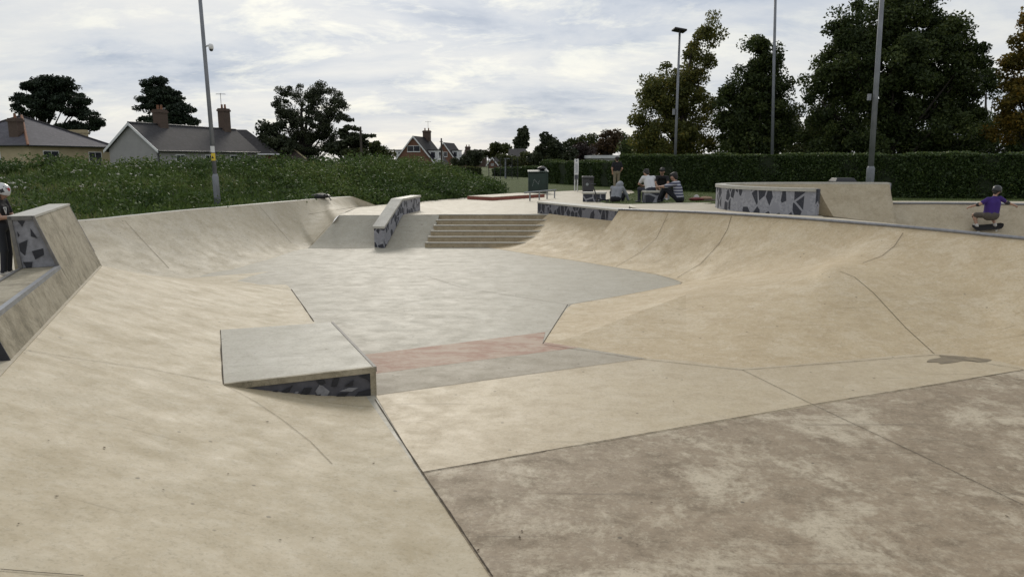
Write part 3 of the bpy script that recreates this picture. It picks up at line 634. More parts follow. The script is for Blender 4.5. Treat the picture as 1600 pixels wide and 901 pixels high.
def hedge(name, label, a, b, depth, h, mat='hedge', n=16000, leaf=0.05, group=None, lump=0.06):
    """clipped hedge between ground points a and b (front face), growing back by depth"""
    a, b = Vector(a), Vector(b); r = empty(name, a.lerp(b, 0.5), label, 'hedge', group); d = b-a; Ln = d.length; d.normalize(); nb = Vector((-d.y, d.x, 0)); nb = nb if nb.y > 0 else -nb
    p = [a, b, b+nb*depth, a+nb*depth]; up = Vector((0, 0, h-0.06))
    MB().hexa([x for x in p]+[x+up for x in p]).build('core', LMCORE, r)
    t = rng.random(n)*Ln; f = rng.random(n); front = f < h/(h+depth*0.7); y = np.where(front, rng.normal(0, 0.035, n), rng.random(n)*depth); z = np.where(front, rng.random(n)*h, h+rng.normal(0, 0.04, n)-0.02)
    bl = lump*(np.sin(t*1.3+1)+np.sin(t*3.7)+np.sin(z*5+t*2)*0.6); y = y-np.where(front, bl*0.7+0.03, 0); z = z+np.where(front, 0, bl*0.5)
    C = np.array(a)[None]+np.outer(t, np.array(d))+np.outer(y, np.array(nb)); C[:, 2] += z
    V, Fc = leaves_mesh(C, leaf, leaf*0.6); T = np.clip(rng.normal(0.3, 0.22, n)+np.where(front, 0, 0.35), 0, 1)
    mesh('foliage', V, Fc, LM[mat], r, tint=np.repeat(T, 4)); return r
LMCORE = plain('hedge_core', (0.02, 0.03, 0.01), 0.95, var=0.5, scale=12)
# ------------------------------------------------------------------ grassy mound on the left
ridge = [Vector((-60, 20, 1.35)), PY(-300, 264, 26), PY(0, 267, 27), PY(150, 267, 28.5), PY(300, 265, 30), PY(450, 262, 32), PY(560, 260, 34), PY(640, 262, 36.5), PY(705, 276, 38), PY(748, 291, 38), PY(780, 303, 37)]
foot = [Vector((-60, 4, -0.02)), Vector((-16.2, 8, 0.02)), B0+bn*0.32+Vector((-1.6, -0.6, -0.3)), B0.lerp(B1, 0.15)+bn*0.32-Vector((0, 0, 0.2)), B0.lerp(B1, 0.45)+bn*0.32-Vector((0, 0, 0.2)), B0.lerp(B1, 0.8)+bn*0.32-Vector((0, 0, 0.2)), B1+bn*0.35+Vector((0.6, 0.6, -0.36)), P(640, 316.5, -0.01), P(705, 311, -0.01), P(750, 306, -0.01), P(775, 304, -0.01)]
ri = [c for c in interp([[a, b] for a, b in zip(foot, ridge)], 10)]
mc = []
for i, (f, t) in enumerate(ri):
    bkd = t+Vector((-(0.35)*9, 9, 0)); bkd.z = -0.1; col = []
    for k in range(15):
        u = k/14; p = f.lerp(t, u); p.z = f.z+(t.z-f.z)*(0.5-0.5*math.cos(math.pi*min(1, u*1.02)))**0.75
        p.z += 0.07*math.sin(i*0.55+k*0.9)*math.sin(k*0.6+i*0.21)*min(1, u*5)*min(1, t.z); col.append(p)
    for k in range(1, 5): u = k/4; p = t.lerp(bkd, u); p.z = t.z+(bkd.z-t.z)*u*u*(3-2*u); col.append(p)
    mc.append(col)
mound = grid('grass_mound', mc, M['mound'], kind='structure')
G2 = np.array([[tuple(p) for p in c[:17]] for c in mc])
def on_mound(n, i0=0.0, i1=1.0, k0=0.0, k1=15.9):
    a = (i0+(i1-i0)*rng.random(n))*(len(mc)-1.001); b = k0+(k1-k0)*rng.random(n); i = a.astype(int); k = b.astype(int); fa = (a-i)[:, None]; fb = (b-k)[:, None]
    return G2[i, k]*(1-fa)*(1-fb)+G2[i+1, k]*fa*(1-fb)+G2[i, k+1]*(1-fa)*fb+G2[i+1, k+1]*fa*fb
n = 60000; C = on_mound(n, 0.13); hgt = rng.uniform(0.05, 0.17, n); dirs = np.tile([0.0, 0, 1.0], (n, 1)); C2 = C.copy(); C2[:, 2] += hgt*0.6
V, Fc = leaves_mesh(C2, 0.13, 0.013, 0.45, dirs=dirs)
patch = np.clip(0.42+0.3*np.sin(C[:, 0]*0.9+np.sin(C[:, 1]*0.7)*2)+rng.normal(0, 0.18, n), 0, 1)
mesh('rough_grass', V, Fc, LM['blade'], tint=np.repeat(patch, 4), kind='stuff', label='rough uncut grass covering the mound', cat='grass')
# weeds: dense leafy tussocks, taller towards the far end and the ridge
cl = np.concatenate([on_mound(620, 0.14), on_mound(900, 0.45, 0.99), on_mound(520, 0.14, 1.0, 11, 15.9)]); pts = []; tn = []
for c in cl:
    k = int(rng.integers(35, 80)); rr = rng.uniform(0.13, 0.36) if rng.random() < 0.8 else rng.uniform(0.4, 0.65); k = int(k*(1+2.2*(rr > 0.4))); p = blob(k, c+np.array([0, 0, rr*0.35]), (rr*1.15, rr*1.15, rr*0.85), 0.25); pts.append(p); tn.append(np.clip(rng.normal(rng.uniform(0.02, 0.6)+0.22*math.sin(c[0]*0.8+1.5*math.sin(c[1]*0.5)), 0.13, k), 0, 1))
C = np.concatenate(pts); V, Fc = leaves_mesh(C, 0.055, 0.03)
mesh('weed_cover', V, Fc, LM['weed'], tint=np.repeat(np.concatenate(tn), 4), kind='stuff', label='tangle of nettles and leafy weeds on the mound', cat='weeds')
pts = []
for c in np.concatenate([on_mound(7, 0.14, 0.5), on_mound(12, 0.15, 0.33, 3, 11), on_mound(22, 0.3, 0.9, 13, 15.9)]):
    for _ in range(int(rng.integers(2, 6))): pts.append(blob(int(rng.integers(5, 12)), c+np.array([rng.normal(0, .16), rng.normal(0, .16), rng.uniform(0.22, 0.42)]), (0.06, 0.06, 0.03)))
C = np.concatenate(pts); V, Fc = leaves_mesh(C, 0.022, 0.018); mesh('white_wildflowers', V, Fc, LM['flower'], tint=np.repeat(rng.random(len(C)), 4), kind='stuff', label='white umbel flower heads dotted over the mound', cat='flowers')
# ------------------------------------------------------------------ lawn
lawn = [P(935, 315.8, 0.1), P(984, 319.2, 0.27), P(1060, 317.8, 0.295), P(1113, 317.2, 0.3), Vector((5.65, 20.9, 0.3)), Vector((6.7, 21.5, 0.3)), Vector((11.2, 22.3, 0.3)), Vector((18.4, 21.9, 0.3)), Vector((45, 21.0, 0.1)), Vector((45, 32, 0.0)), Vector((17, 29.5, 0.02)), Vector((6, 41, 0.0)), P(985, 296.3, -0.0), P(992, 300.8, 0.0)]
fl_ = MB().add(lawn, [tuple(range(len(lawn)))]).build('lawn', M['grass'], kind='structure')
bl = BVHTree.FromPolygons(lawn, [tuple(range(len(lawn)))])
pts = []
for _ in range(26000):
    x, y = rng.uniform(2.5, 22), rng.uniform(20.8, 41); h = bl.ray_cast(Vector((x, y, 5)), Vector((0, 0, -1)))
    if h[0]: pts.append(h[0])
C = np.array([tuple(p) for p in pts]); C[:, 2] += 0.015; V, Fc = leaves_mesh(C, 0.035, 0.006, 0.5, dirs=np.tile([0, 0, 1.0], (len(C), 1)))
mesh('lawn_blades', V, Fc, LM['lawn'], tint=np.repeat(rng.random(len(C)), 4), kind='stuff', label='short mown grass of the lawn', cat='grass')
def lz(px, py):   # where a pixel ray meets the lawn
    h = bl.ray_cast(O, ray(px, py).normalized()); return h[0] if h[0] else P(px, py, 0.1)
# ------------------------------------------------------------------ hedges
ha, hb_ = P(968, 296.5, 0), P(1640, 318, 0); hh = (hb_-ha)
hedge('clipped_hedge', 'long dark clipped hedge behind the lawn and the tall lamp posts', ha, hb_+hh*0.35, 1.3, 1.80, n=120000, leaf=0.055)
hedge('clipped_hedge', 'smooth green hedge behind the sign and litter bin', P(852, 290, -0.02)+Vector((0, 6, 0)), P(972, 295, 0)+Vector((0, 3.5, 0)), 1.5, 1.44, n=45000, leaf=0.06, lump=0.1)
hedge('clipped_hedge', 'dark distant hedge beyond the dark green container', PY(770, 287, 72), PY(862, 286, 64), 1.5, 1.5, n=8000, leaf=0.09)
hedge('clipped_hedge', 'olive hedge stub beyond the end of the mound', PY(700, 287, 66), PY(752, 287, 70), 1.5, 1.55, 'mid', n=5000, leaf=0.09)
# ------------------------------------------------------------------ trees
def g0(px, Y, z=0.0): p = PY(px, 300, Y); return Vector((p.x, p.y, z))
def sz(px, Y): return px*Y/F*1.02          # pixels -> metres at distance Y
def top(py, Y): return PY(800, py, Y).z
def T(name, label, px, Y, lobes, mat, n, **k):
    """lobes: (pixel x, pixel y, half width px, half height px)"""
    b = g0(px, Y); L = []
    for (x, y, w, h) in lobes: p = PY(x, y, Y); L.append((p.x-b.x, random.uniform(-.3, .3)*sz(w, Y), p.z, sz(w, Y)*0.92, sz(w, Y)*0.8, sz(h, Y)*0.92))
    H_ = max(l[2]+l[5] for l in L); return tree(name, label, b, H_, L, n, mat, **k)
grp = 'trees standing behind the clipped hedge'
T('lime_tree', 'tall airy yellow-green tree behind the lamp with the flat head', 1062, 47, [(1102, 75, 30, 50), (1045, 145, 48, 48), (1085, 165, 45, 60), (1020, 185, 38, 45), (1040, 215, 50, 35), (1110, 38, 20, 26), (1075, 125, 25, 55), (1005, 222, 28, 22), (1090, 228, 45, 18)], 'yellow', 38000, leaf=0.095, clump=0.7, nclump=210, trunk=0.22, group=grp, flatc=0.7)
T('lime_tree', 'dark compact cone-shaped tree behind the hedge between two poles', 1183, 44, [(1187, 92, 32, 48), (1182, 145, 56, 58), (1180, 205, 58, 48), (1150, 180, 35, 50), (1215, 185, 32, 50), (1180, 228, 66, 22)], 'dark', 60000, leaf=0.09, clump=0.62, nclump=280, trunk=0.22, group=grp, hollow=0.25)
T('beech_tree', 'biggest dark spreading tree, filling the sky above the hedge', 1385, 41, [(1390, 30, 75, 60), (1380, 110, 105, 75), (1300, 130, 45, 70), (1455, 110, 75, 80), (1340, 195, 85, 58), (1450, 200, 80, 55), (1420, -15, 45, 35), (1500, 140, 38, 55), (1330, 226, 80, 24), (1460, 228, 90, 24), (1310, 60, 35, 45), (1470, 60, 40, 45)], 'dark', 140000, leaf=0.092, clump=0.7, nclump=560, trunk=0.38, group=grp, hollow=0.3)
T('field_maple', 'low olive shrubby tree in the gap between the dark trees', 1265, 52, [(1262, 200, 35, 45), (1290, 215, 40, 32), (1235, 215, 25, 30), (1262, 235, 50, 16)], 'mid', 16000, leaf=0.1, clump=0.8, nclump=50, trunk=0.15, group=grp)
T('oak_tree', 'dark background tree behind the right side of the biggest tree', 1530, 56, [(1530, 150, 45, 50), (1545, 205, 60, 40), (1500, 215, 50, 30), (1600, 215, 60, 35)], 'dark', 22000, leaf=0.12, clump=1.0, nclump=70, trunk=0.25, group=grp)
T('horse_chestnut', 'autumn tree with orange and yellow leaves at the end of the hedge', 1625, 38, [(1612, 110, 38, 50), (1600, 170, 50, 40), (1630, 60, 40, 50), (1650, 180, 60, 50), (1640, 10, 35, 40), (1585, 205, 35, 25)], 'orange', 30000, leaf=0.095, clump=0.6, nclump=150, trunk=0.28, group=grp)
grp2 = 'pines behind the bungalows'
T('scots_pine', 'broad dark pine with layered crown behind the slate hip roof', 75, 92, [(70, 140, 42, 18), (35, 155, 14, 12), (110, 165, 30, 22), (60, 165, 34, 20), (140, 190, 22, 16), (105, 205, 34, 14), (85, 130, 28, 12)], 'pine', 42000, leaf=0.16, clump=0.95, nclump=170, trunk=0.42, group=grp2, flatc=0.5, hollow=0.3)
T('scots_pine', 'narrow dark leaning pine behind the brick chimney', 255, 95, [(240, 135, 22, 14), (255, 155, 34, 16), (230, 165, 18, 16), (278, 175, 28, 16), (265, 190, 40, 12), (298, 190, 16, 10)], 'pine', 34000, leaf=0.16, clump=0.95, nclump=130, trunk=0.4, group=grp2, flatc=0.5, hollow=0.3)
grp3 = 'trees between the bungalows and the brick houses'
T('ash_tree', 'tall round-headed tree with sky showing between its limbs', 482, 88, [(460, 165, 34, 32), (507, 162, 33, 32), (485, 195, 40, 25), (520, 190, 20, 30), (445, 190, 22, 18), (480, 225, 45, 22)], 'con', 36000, leaf=0.115, clump=0.72, nclump=230, trunk=0.5, group=grp3, flatc=0.75, hollow=0.6)
T('holly_tree', 'dark rounded bushy tree beside the tall round-headed tree', 425, 86, [(425, 215, 26, 24), (440, 232, 28, 18)], 'con', 6000, leaf=0.18, clump=0.9, nclump=40, trunk=0.2, group=grp3)
T('cedar_tree', 'dark conifer with drooping tiers beside the tall round-headed tree', 545, 84, [(542, 190, 9, 16), (548, 205, 18, 12), (553, 218, 26, 8), (540, 232, 32, 14), (575, 212, 14, 3), (580, 225, 16, 3)], 'con', 9000, leaf=0.2, clump=0.75, nclump=80, trunk=0.3, group=grp3, flatc=0.35)
T('shrub_tree', 'grey-green bushy tree next to the telegraph pole', 590, 82, [(590, 238, 16, 14), (560, 243, 26, 10), (605, 246, 12, 8)], 'mid', 5000, leaf=0.17, clump=0.7, nclump=36, trunk=0.12, group=grp3)
grp4 = 'far trees beyond the playing field'
T('poplar_tree', 'slim pointed poplar rising above the far roofs', 815, 150, [(815, 215, 8, 14), (814, 228, 10, 14), (816, 204, 5, 8)], 'con', 4500, leaf=0.3, clump=0.9, nclump=50, trunk=0.3, group=grp4)
T('yew_tree', 'dark feathery evergreen beyond the dark green container', 862, 80, [(862, 225, 20, 18), (855, 245, 28, 16), (880, 240, 22, 16)], 'con', 8000, leaf=0.17, clump=0.65, nclump=60, trunk=0.2, group=grp4)
T('copper_beech', 'dark purple-leaved tree beside the feathery evergreen', 905, 88, [(905, 240, 20, 14), (890, 246, 20, 10), (920, 248, 14, 8)], 'purple', 5000, leaf=0.17, clump=0.8, nclump=36, trunk=0.2, group=grp4)
T('rowan_tree', 'rusty brown tree rising among the far green ones', 950, 98, [(952, 220, 18, 16), (945, 236, 20, 12)], 'rust', 5000, leaf=0.18, clump=0.8, nclump=40, trunk=0.2, group=grp4)
T('oak_tree', 'grey-green far tree with an uneven top left of the rusty tree', 915, 120, [(905, 228, 22, 12), (928, 222, 14, 10), (890, 236, 18, 10), (975, 225, 14, 14)], 'mid', 6000, leaf=0.24, clump=1.0, nclump=45, trunk=0.2, group=grp4)
T('round_tree', 'low round far tree beside the slim poplar', 780, 160, [(780, 234, 17, 9), (768, 240, 12, 6)], 'mid', 3500, leaf=0.3, clump=1.1, nclump=30, trunk=0.25, group=grp4)
T('garden_shrub', 'olive garden tree below the poplar', 835, 95, [(835, 248, 24, 12), (800, 254, 22, 10), (785, 252, 18, 9)], 'mid', 6000, leaf=0.17, clump=0.7, nclump=45, trunk=0.12, group=grp4)
T('garden_shrub', 'dark garden tree in front of the brick chimney house', 738, 105, [(740, 248, 20, 12), (720, 254, 16, 8)], 'con', 5000, leaf=0.18, clump=0.7, nclump=36, trunk=0.12, group=grp4)
T('garden_shrub', 'wide dark shrubs behind the right end of the far hedge', 1000, 70, [(990, 240, 26, 16), (1030, 235, 25, 18)], 'dark', 7000, leaf=0.15, clump=0.8, nclump=45, trunk=0.12, group=grp4)
# ------------------------------------------------------------------ houses
def tiles(name, c, rows=3.2):
    q = NT(name); w = q.n('ShaderNodeTexWave', wave_type='BANDS', bands_direction='Z'); w.inputs['Scale'].default_value = rows; q.L.new(q.pos(), w.inputs[0])
    col = q.mix(q.ramp(q.noise(1.2, 8, 0.7), 0.3, 0.7, 0, 1), c, tuple(x*0.6 for x in c)); col = q.mix(q.ramp(w.outputs[0], 0.0, 0.35, 0.45, 0), col, tuple(x*0.35 for x in c))
    col = q.mix(q.ramp(q.noise(3, 8, 0.8, sc=(1, 1, 2)), 0.5, 0.66, 0, 0.55), col, tuple(min(1, x*1.7) for x in c)); return q.done(col, 0.75, 0, 0.25)
def bricks(name, c):
    q = NT(name); b = q.n('ShaderNodeTexBrick'); mp = q.n('ShaderNodeMapping'); mp.inputs['Rotation'].default_value = (R(90), 0, 0); q.L.new(q.pos(), mp.inputs[0]); q.L.new(mp.outputs[0], b.inputs[0])
    b.inputs['Scale'].default_value = 3.2; q.put(b.inputs['Color1'], c); q.put(b.inputs['Color2'], tuple(x*0.7 for x in c)); q.put(b.inputs['Mortar'], tuple(x*0.8+0.03 for x in c)); return q.done(q.mix(q.ramp(q.noise(2, 5), 0.3, 0.7, 0, 0.5), b.outputs[0], tuple(x*0.6 for x in c)), 0.85)
M['slate'] = tiles('slate_roof', (0.105, 0.10, 0.115)); M['slate2'] = tiles('grey_slate_roof', (0.062, 0.058, 0.06)); M['tile'] = tiles('dark_tile_roof', (0.02, 0.017, 0.018), 2.4); M['tileg'] = tiles('grey_tile_roof', (0.065, 0.06, 0.06), 2.6); M['tileb'] = tiles('brown_tile_roof', (0.085, 0.065, 0.055), 2.6)
M['cream'] = plain('cream_render', (0.47, 0.39, 0.24), 0.85, var=0.2, scale=1.5); M['greyr'] = plain('grey_render', (0.36, 0.35, 0.34), 0.85, var=0.15, scale=2); M['whiter'] = plain('white_render', (0.62, 0.62, 0.62), 0.8, var=0.12, scale=2)
M['brick'] = bricks('red_brick', (0.22, 0.105, 0.065)); M['brickd'] = bricks('sooty_brick', (0.115, 0.075, 0.055)); M['white'] = plain('white_upvc', (0.75, 0.75, 0.74), 0.4, var=0.06); M['glass'] = plain('window_glass', (0.03, 0.035, 0.045), 0.08, 0, 0.3, 1, 0.8); M['black'] = plain('black_gutter', (0.02, 0.02, 0.022), 0.5, var=0.2); M['ridge'] = plain('terracotta', (0.27, 0.12, 0.065), 0.8, var=0.4, scale=3); M['wood'] = plain('weathered_pole', (0.085, 0.07, 0.055), 0.9, var=0.4)
class House:
    """own frame: u along the first wall (seen face), v going back"""
    def __init__(s, name, label, C, u, group='houses beyond the mound', cat='house'):
        s.C = Vector((C.x, C.y, -0.05)); s.u = Vector((u[0], u[1], 0)).normalized(); s.v = Vector((-s.u.y, s.u.x, 0)); s.r = empty(name, s.C, label, cat, group)
    def w(s, a, b, z): return s.C+s.u*a+s.v*b+Vector((0, 0, z+0.05))
    def box(s, nm, mat, a0, a1, b0, b1, z0, z1, parent=None): return MB().hexa([s.w(a, b, z) for z in (z0, z1) for a, b in ((a0, b0), (a1, b0), (a1, b1), (a0, b1))]).build(nm, mat, parent or s.r)
    def poly(s, nm, mat, pts, faces, parent=None): return mesh(nm, [s.w(*p) for p in pts], faces, mat, parent or s.r)
    def roof(s, nm, mat, quad, th=0.12, parent=None):   # a sloping sheet with thickness
        p = [s.w(*q_) for q_ in quad]; n = len(p); d = Vector((0, 0, th)); return MB().add(p+[x-d for x in p], [tuple(range(n)), tuple(range(2*n-1, n-1, -1))]+[(i, i+n, (i+1) % n+n, (i+1) % n) for i in range(n)]).build(nm, mat, parent or s.r)
    def win(s, a0, a1, z0, z1, b=0, mull=1, side='u'):
        f = (lambda a, d, z: s.w(a, b-d, z)) if side == 'u' else (lambda a, d, z: s.w(b-d, a, z))
        def bx(nm, mat, x0, x1, y0, y1, d0, d1, par): return MB().hexa([f(a, d, z) for z in (y0, y1) for a, d in ((x0, d1), (x1, d1), (x1, d0), (x0, d0))]).build(nm, mat, par)
        fr = bx('window', M['white'], a0, a1, z0, z1, -0.05, 0.03, s.r); k = mull+1; wd = (a1-a0-0.07*(k+1))/k
        for i in range(k): x = a0+0.07+i*(wd+0.07); bx('pane', M['glass'], x, x+wd, z0+0.07, z1-0.07, 0.0, 0.036, fr)
        bx('sill', M['white'], a0-0.06, a1+0.06, z0-0.07, z0-0.01, 0.0, 0.1, fr)
    def chimney(s, a, b, z0, z1, w=0.7, d=0.5, pots=2, mat='brickd', aerial=False):
        c = s.box('chimney', M[mat], a-w/2, a+w/2, b-d/2, b+d/2, z0, z1); s.box('chimney_collar', M[mat], a-w/2-0.07, a+w/2+0.07, b-d/2-0.07, b+d/2+0.07, z1-0.32, z1-0.12, c)
        for i in range(pots): x = a+(i-(pots-1)/2)*w/pots; MB().lathe([(0.13, 0), (0.11, 0.15), (0.1, 0.4), (0.12, 0.42), (0.08, 0.43)], s.w(x, b, z1), 10).build('chimney_pot', M['ridge'], c)
        if aerial:
            p = s.w(a+0.25, b, z1); m = MB().tube([p-Vector((0, 0, 0.4)), p+Vector((0, 0, 1.6))], 0.025, 5); m.tube([p+Vector((-0.5, 0, 1.5)), p+Vector((0.5, 0.2, 1.5))], 0.02, 4)
            for k in range(5): m.tube([p+Vector((-0.4+k*0.2, -0.22, 1.5)), p+Vector((-0.4+k*0.2, 0.22, 1.55))], 0.015, 4)
            m.build('aerial', M['black'], c)
def eave(py, Y): return PY(800, py, Y).z
# cream bungalow, hip roof, corner towards us
C = g0(53, 62); h = House('bungalow', 'cream bungalow with a hipped slate roof and orange ridge tiles', C, (0.208, 0.978))
a, b = 9.5, 10.5; ez, rz_ = 2.8, 5.6; o_ = 0.35
h.box('wall', M['cream'], 0, a, 0, b, -0.1, ez)
E4 = [(-o_, -o_, ez), (a+o_, -o_, ez), (a+o_, b+o_, ez), (-o_, b+o_, ez)]; R0, R1 = (a/2-0.3, b/2-0.3, rz_), (a/2+0.5, b/2+0.5, rz_)
rf = h.poly('roof', M['slate'], E4+[R0, R1], [(0, 1, 5, 4), (1, 2, 5), (2, 3, 4, 5), (3, 0, 4)])
for e, r_ in ((0, R0), (1, R1), (3, R0)): MB().tube([h.w(*E4[e])+Vector((0, 0, 0.03)), h.w(*r_)+Vector((0, 0, 0.03))], 0.11, 6).build('ridge_tiles', M['ridge'] if e == 0 else M['slate2'], rf)
for p0, p1 in ((0, 1), (3, 0)): MB().tube([h.w(*E4[p0]), h.w(*E4[p1])], 0.08, 6).build('gutter', M['black'], h.r)
h.win(1.4, 3.1, 1.1, 2.4, 0, 1); h.win(6.5, 8.1, 1.05, 2.35, 0, 1); h.win(3.0, 4.8, 1.0, 2.3, 0, 1, side='v')
h.chimney(1.3, 2.4, 3.0, 5.2, 0.7, 0.95, 1); h.chimney(8.9, 3.2, 2.8, 4.5, 0.7, 1.8, 0, 'cream')
# long pale house with gable
G0_ = g0(250, 64); h = House('cottage', 'long pale cottage with a slate roof, gable end and two brick chimneys', G0_, (-0.972, 0.235))
# u runs along the gable to the left, v runs away: mirror so that v points back
h.v = Vector((0.235, 0.972, 0)); wv = 5.0; ez, rz_ = 2.55, 4.85; Ln = 15.5
h.poly('wall', M['greyr'], [(0, 0, -0.1), (wv, 0, -0.1), (wv, 0, ez), (wv/2, 0, rz_-0.12), (0, 0, ez), (0, Ln, -0.1), (wv, Ln, -0.1), (wv, Ln, ez), (wv/2, Ln, rz_-0.12), (0, Ln, ez)], [(0, 1, 2, 3, 4), (0, 4, 9, 5), (1, 6, 7, 2), (5, 9, 8, 7, 6)])
rf = h.roof('roof', M['slate2'], [(-0.35, -0.25, ez-0.15), (-0.35, Ln, ez-0.15), (wv/2, Ln, rz_), (wv/2, -0.25, rz_)]); h.roof('roof', M['slate2'], [(wv+0.35, -0.25, ez-0.15), (wv/2, -0.25, rz_), (wv/2, Ln, rz_), (wv+0.35, Ln, ez-0.15)])
for s_ in (0, 1):
    x = -0.38 if s_ == 0 else wv+0.38; MB().hexa([h.w(*p) for p in ((x, -0.30, ez-0.36), (wv/2, -0.30, rz_-0.22), (wv/2, -0.24, rz_-0.22), (x, -0.24, ez-0.36), (x, -0.30, ez-0.12), (wv/2, -0.30, rz_+0.03), (wv/2, -0.24, rz_+0.03), (x, -0.24, ez-0.12))]).build('bargeboard', M['white'], h.r)
MB().tube([h.w(-0.4, -0.2, ez-0.2), h.w(-0.4, Ln, ez-0.2)], 0.07, 6).build('gutter', M['black'], h.r); MB().tube([h.w(-0.1, 0.15, ez-0.2), h.w(-0.1, 0.15, 0)], 0.05, 6).build('downpipe', M['black'], h.r)
MB().tube([h.w(wv/2, -0.25, rz_+0.02), h.w(wv/2, Ln, rz_+0.02)], 0.1, 6).build('ridge_tiles', M['black'], rf)
for v_ in (2.6, 7.2, 11.0): h.win(v_, v_+1.2, 1.2, 2.1, 0.0, 1, side='v') if False else None
for v_ in (2.4, 6.6, 10.6):
    fr = MB().hexa([h.w(-0.04 if i in (0, 1) else 0.03, v_ if j == 0 else v_+1.3, z) for z in (1.25, 2.1) for i, j in ((0, 0), (1, 1), (2, 1), (3, 0))]).build('window', M['white'], h.r)
    for k in range(2): MB().hexa([h.w(-0.055 if i in (0, 1) else 0.0, v_+0.1+k*0.6 if j == 0 else v_+0.6+k*0.6, z) for z in (1.35, 2.0) for i, j in ((0, 0), (1, 1), (2, 1), (3, 0))]).build('pane', M['glass'], fr)
h.chimney(wv/2, 3.9, 4.4, 6.25, 0.75, 1.1, 2); h.chimney(wv/2, 13.6, 4.4, 7.0, 0.75, 1.1, 2, aerial=True)
# tiled house beyond
C = g0(352, 82); h = House('bungalow', 'bungalow with ribbed grey tile roof joined on behind the long cottage', C, (0.95, 0.3))
h.box('wall', M['brick'], 0, 5.8, 0, 6, -0.1, 2.3); h.poly('roof', M['tileg'], [(-0.4, -0.4, 2.25), (6.2, -0.4, 2.25), (6.2, 6.4, 2.25), (-0.4, 6.4, 2.25), (0.6, 3, 5.1), (2.6, 3, 5.1)], [(0, 1, 5, 4), (1, 2, 5), (2, 3, 4, 5), (3, 0, 4)]); h.win(3.2, 4.6, 1.0, 2.0); MB().tube([h.w(-0.4, -0.42, 2.2), h.w(6.2, -0.42, 2.2)], 0.08, 6).build('gutter', M['white'], h.r)
C = g0(420, 84); h = House('garage', 'low outbuilding with brown tiled hip roof', C, (1, 0.1)); h.box('wall', M['brick'], 0, 4.2, 0, 4.5, -0.1, 1.7); h.poly('roof', M['tileb'], [(-0.4, -0.3, 1.65), (4.6, -0.3, 1.65), (4.6, 4.8, 1.65), (-0.4, 4.8, 1.65), (0.6, 2.2, 3.2), (2.2, 2.2, 3.2)], [(0, 1, 5, 4), (1, 2, 5), (2, 3, 4, 5), (3, 0, 4)]); MB().tube([h.w(2.2, 2.2, 3.24), h.w(4.6, -0.3, 1.69)], 0.09, 5).build('ridge_tiles', M['cream'], h.r); h.win(1.2, 2.4, 0.8, 1.5)
C = g0(575, 100); h = House('shed', 'pale grey shed half hidden by bushes', C, (1, 0)); h.box('wall', M['greyr'], 0, 2.6, 0, 3, -0.1, 2.5); h.roof('roof', M['tileg'], [(-0.2, -0.2, 2.5), (2.8, -0.2, 2.5), (2.8, 3.2, 2.9), (-0.2, 3.2, 2.9)]); h.box('door', M['white'], 0.7, 1.6, -0.04, 0, 0, 2.0)
def chalet(px0, px1, Y, pk, ez, ln, label, dorm=True, name='chalet_house', wallm='brick', u=(0.985, -0.17), left=True, winz=(2.9, 3.9)):
    C = g0(px0, Y); wd = sz(px1-px0, Y)/0.99; h = House(name, label, C, u)
    def wz(x): return ez+(pk-ez)*(1-abs(x-wd/2)/(wd/2))
    h.poly('wall', M[wallm], [(0, 0, -0.1), (wd, 0, -0.1), (wd, 0, ez), (wd/2, 0, pk-0.1), (0, 0, ez), (0, ln, -0.1), (wd, ln, -0.1), (wd, ln, ez), (wd/2, ln, pk-0.1), (0, ln, ez)], [(0, 1, 2, 3, 4), (0, 4, 9, 5), (1, 6, 7, 2), (5, 9, 8, 7, 6)])
    h.roof('roof', M['tile'], [(-0.35, -0.2, ez-0.35), (wd/2, -0.2, pk), (wd/2, ln, pk), (-0.35, ln, ez-0.35)][::-1]); h.roof('roof', M['tile'], [(wd+0.35, -0.2, ez-0.35), (wd/2, -0.2, pk), (wd/2, ln, pk), (wd+0.35, ln, ez-0.35)])
    for x in (-0.4, wd+0.4): MB().hexa([h.w(*p) for p in ((x, -0.27, ez-0.62), (wd/2, -0.27, pk-0.25), (wd/2, -0.21, pk-0.25), (x, -0.21, ez-0.62), (x, -0.27, ez-0.32), (wd/2, -0.27, pk+0.06), (wd/2, -0.21, pk+0.06), (x, -0.21, ez-0.32))]).build('bargeboard', M['white'], h.r)
    h.win(wd*0.34, wd*0.66, *winz, 0, 1)
    if dorm:
        for sx in ((wd, 1),)+(((0, -1),) if left else ()):
            x0 = wd/2+sx[1]*wd*0.28; x1 = wd/2+sx[1]*(wd*0.5+0.25); a0, a1 = min(x0, x1), max(x0, x1); d = h.box('dormer', M['white'], a0, a1, 1.6, 4.6, ez, ez+2.0); h.box('dormer_roof', M['tileg'], a0-0.15, a1+0.15, 1.45, 4.75, ez+2.0, ez+2.12, d)
            h.box('dormer_window', M['glass'], (a0+a1)/2-0.35, (a0+a1)/2+0.35, 1.57, 1.62, ez+0.75, ez+1.7, d)
            h.box('dormer_window', M['glass'], x1-0.03 if sx[1] > 0 else x1-0.02, x1+0.03, 2.2, 4.0, ez+0.75, ez+1.7, d)
    return h, wd
h, wd = chalet(617, 679, 120, eave(212.5, 120), 1.15, 9, 'steep-gabled red brick chalet house with white bargeboards and dormers'); h.chimney(wd/2+0.4, 6.5, 4.8, 6.6, 1.3, 0.7, 2, aerial=True)
h, wd = chalet(676, 712, 150, eave(222.5, 150), 1.5, 9, 'smaller steep-gabled brick house behind the chalet, beside the telegraph pole', left=False, winz=(2.2, 3.2))
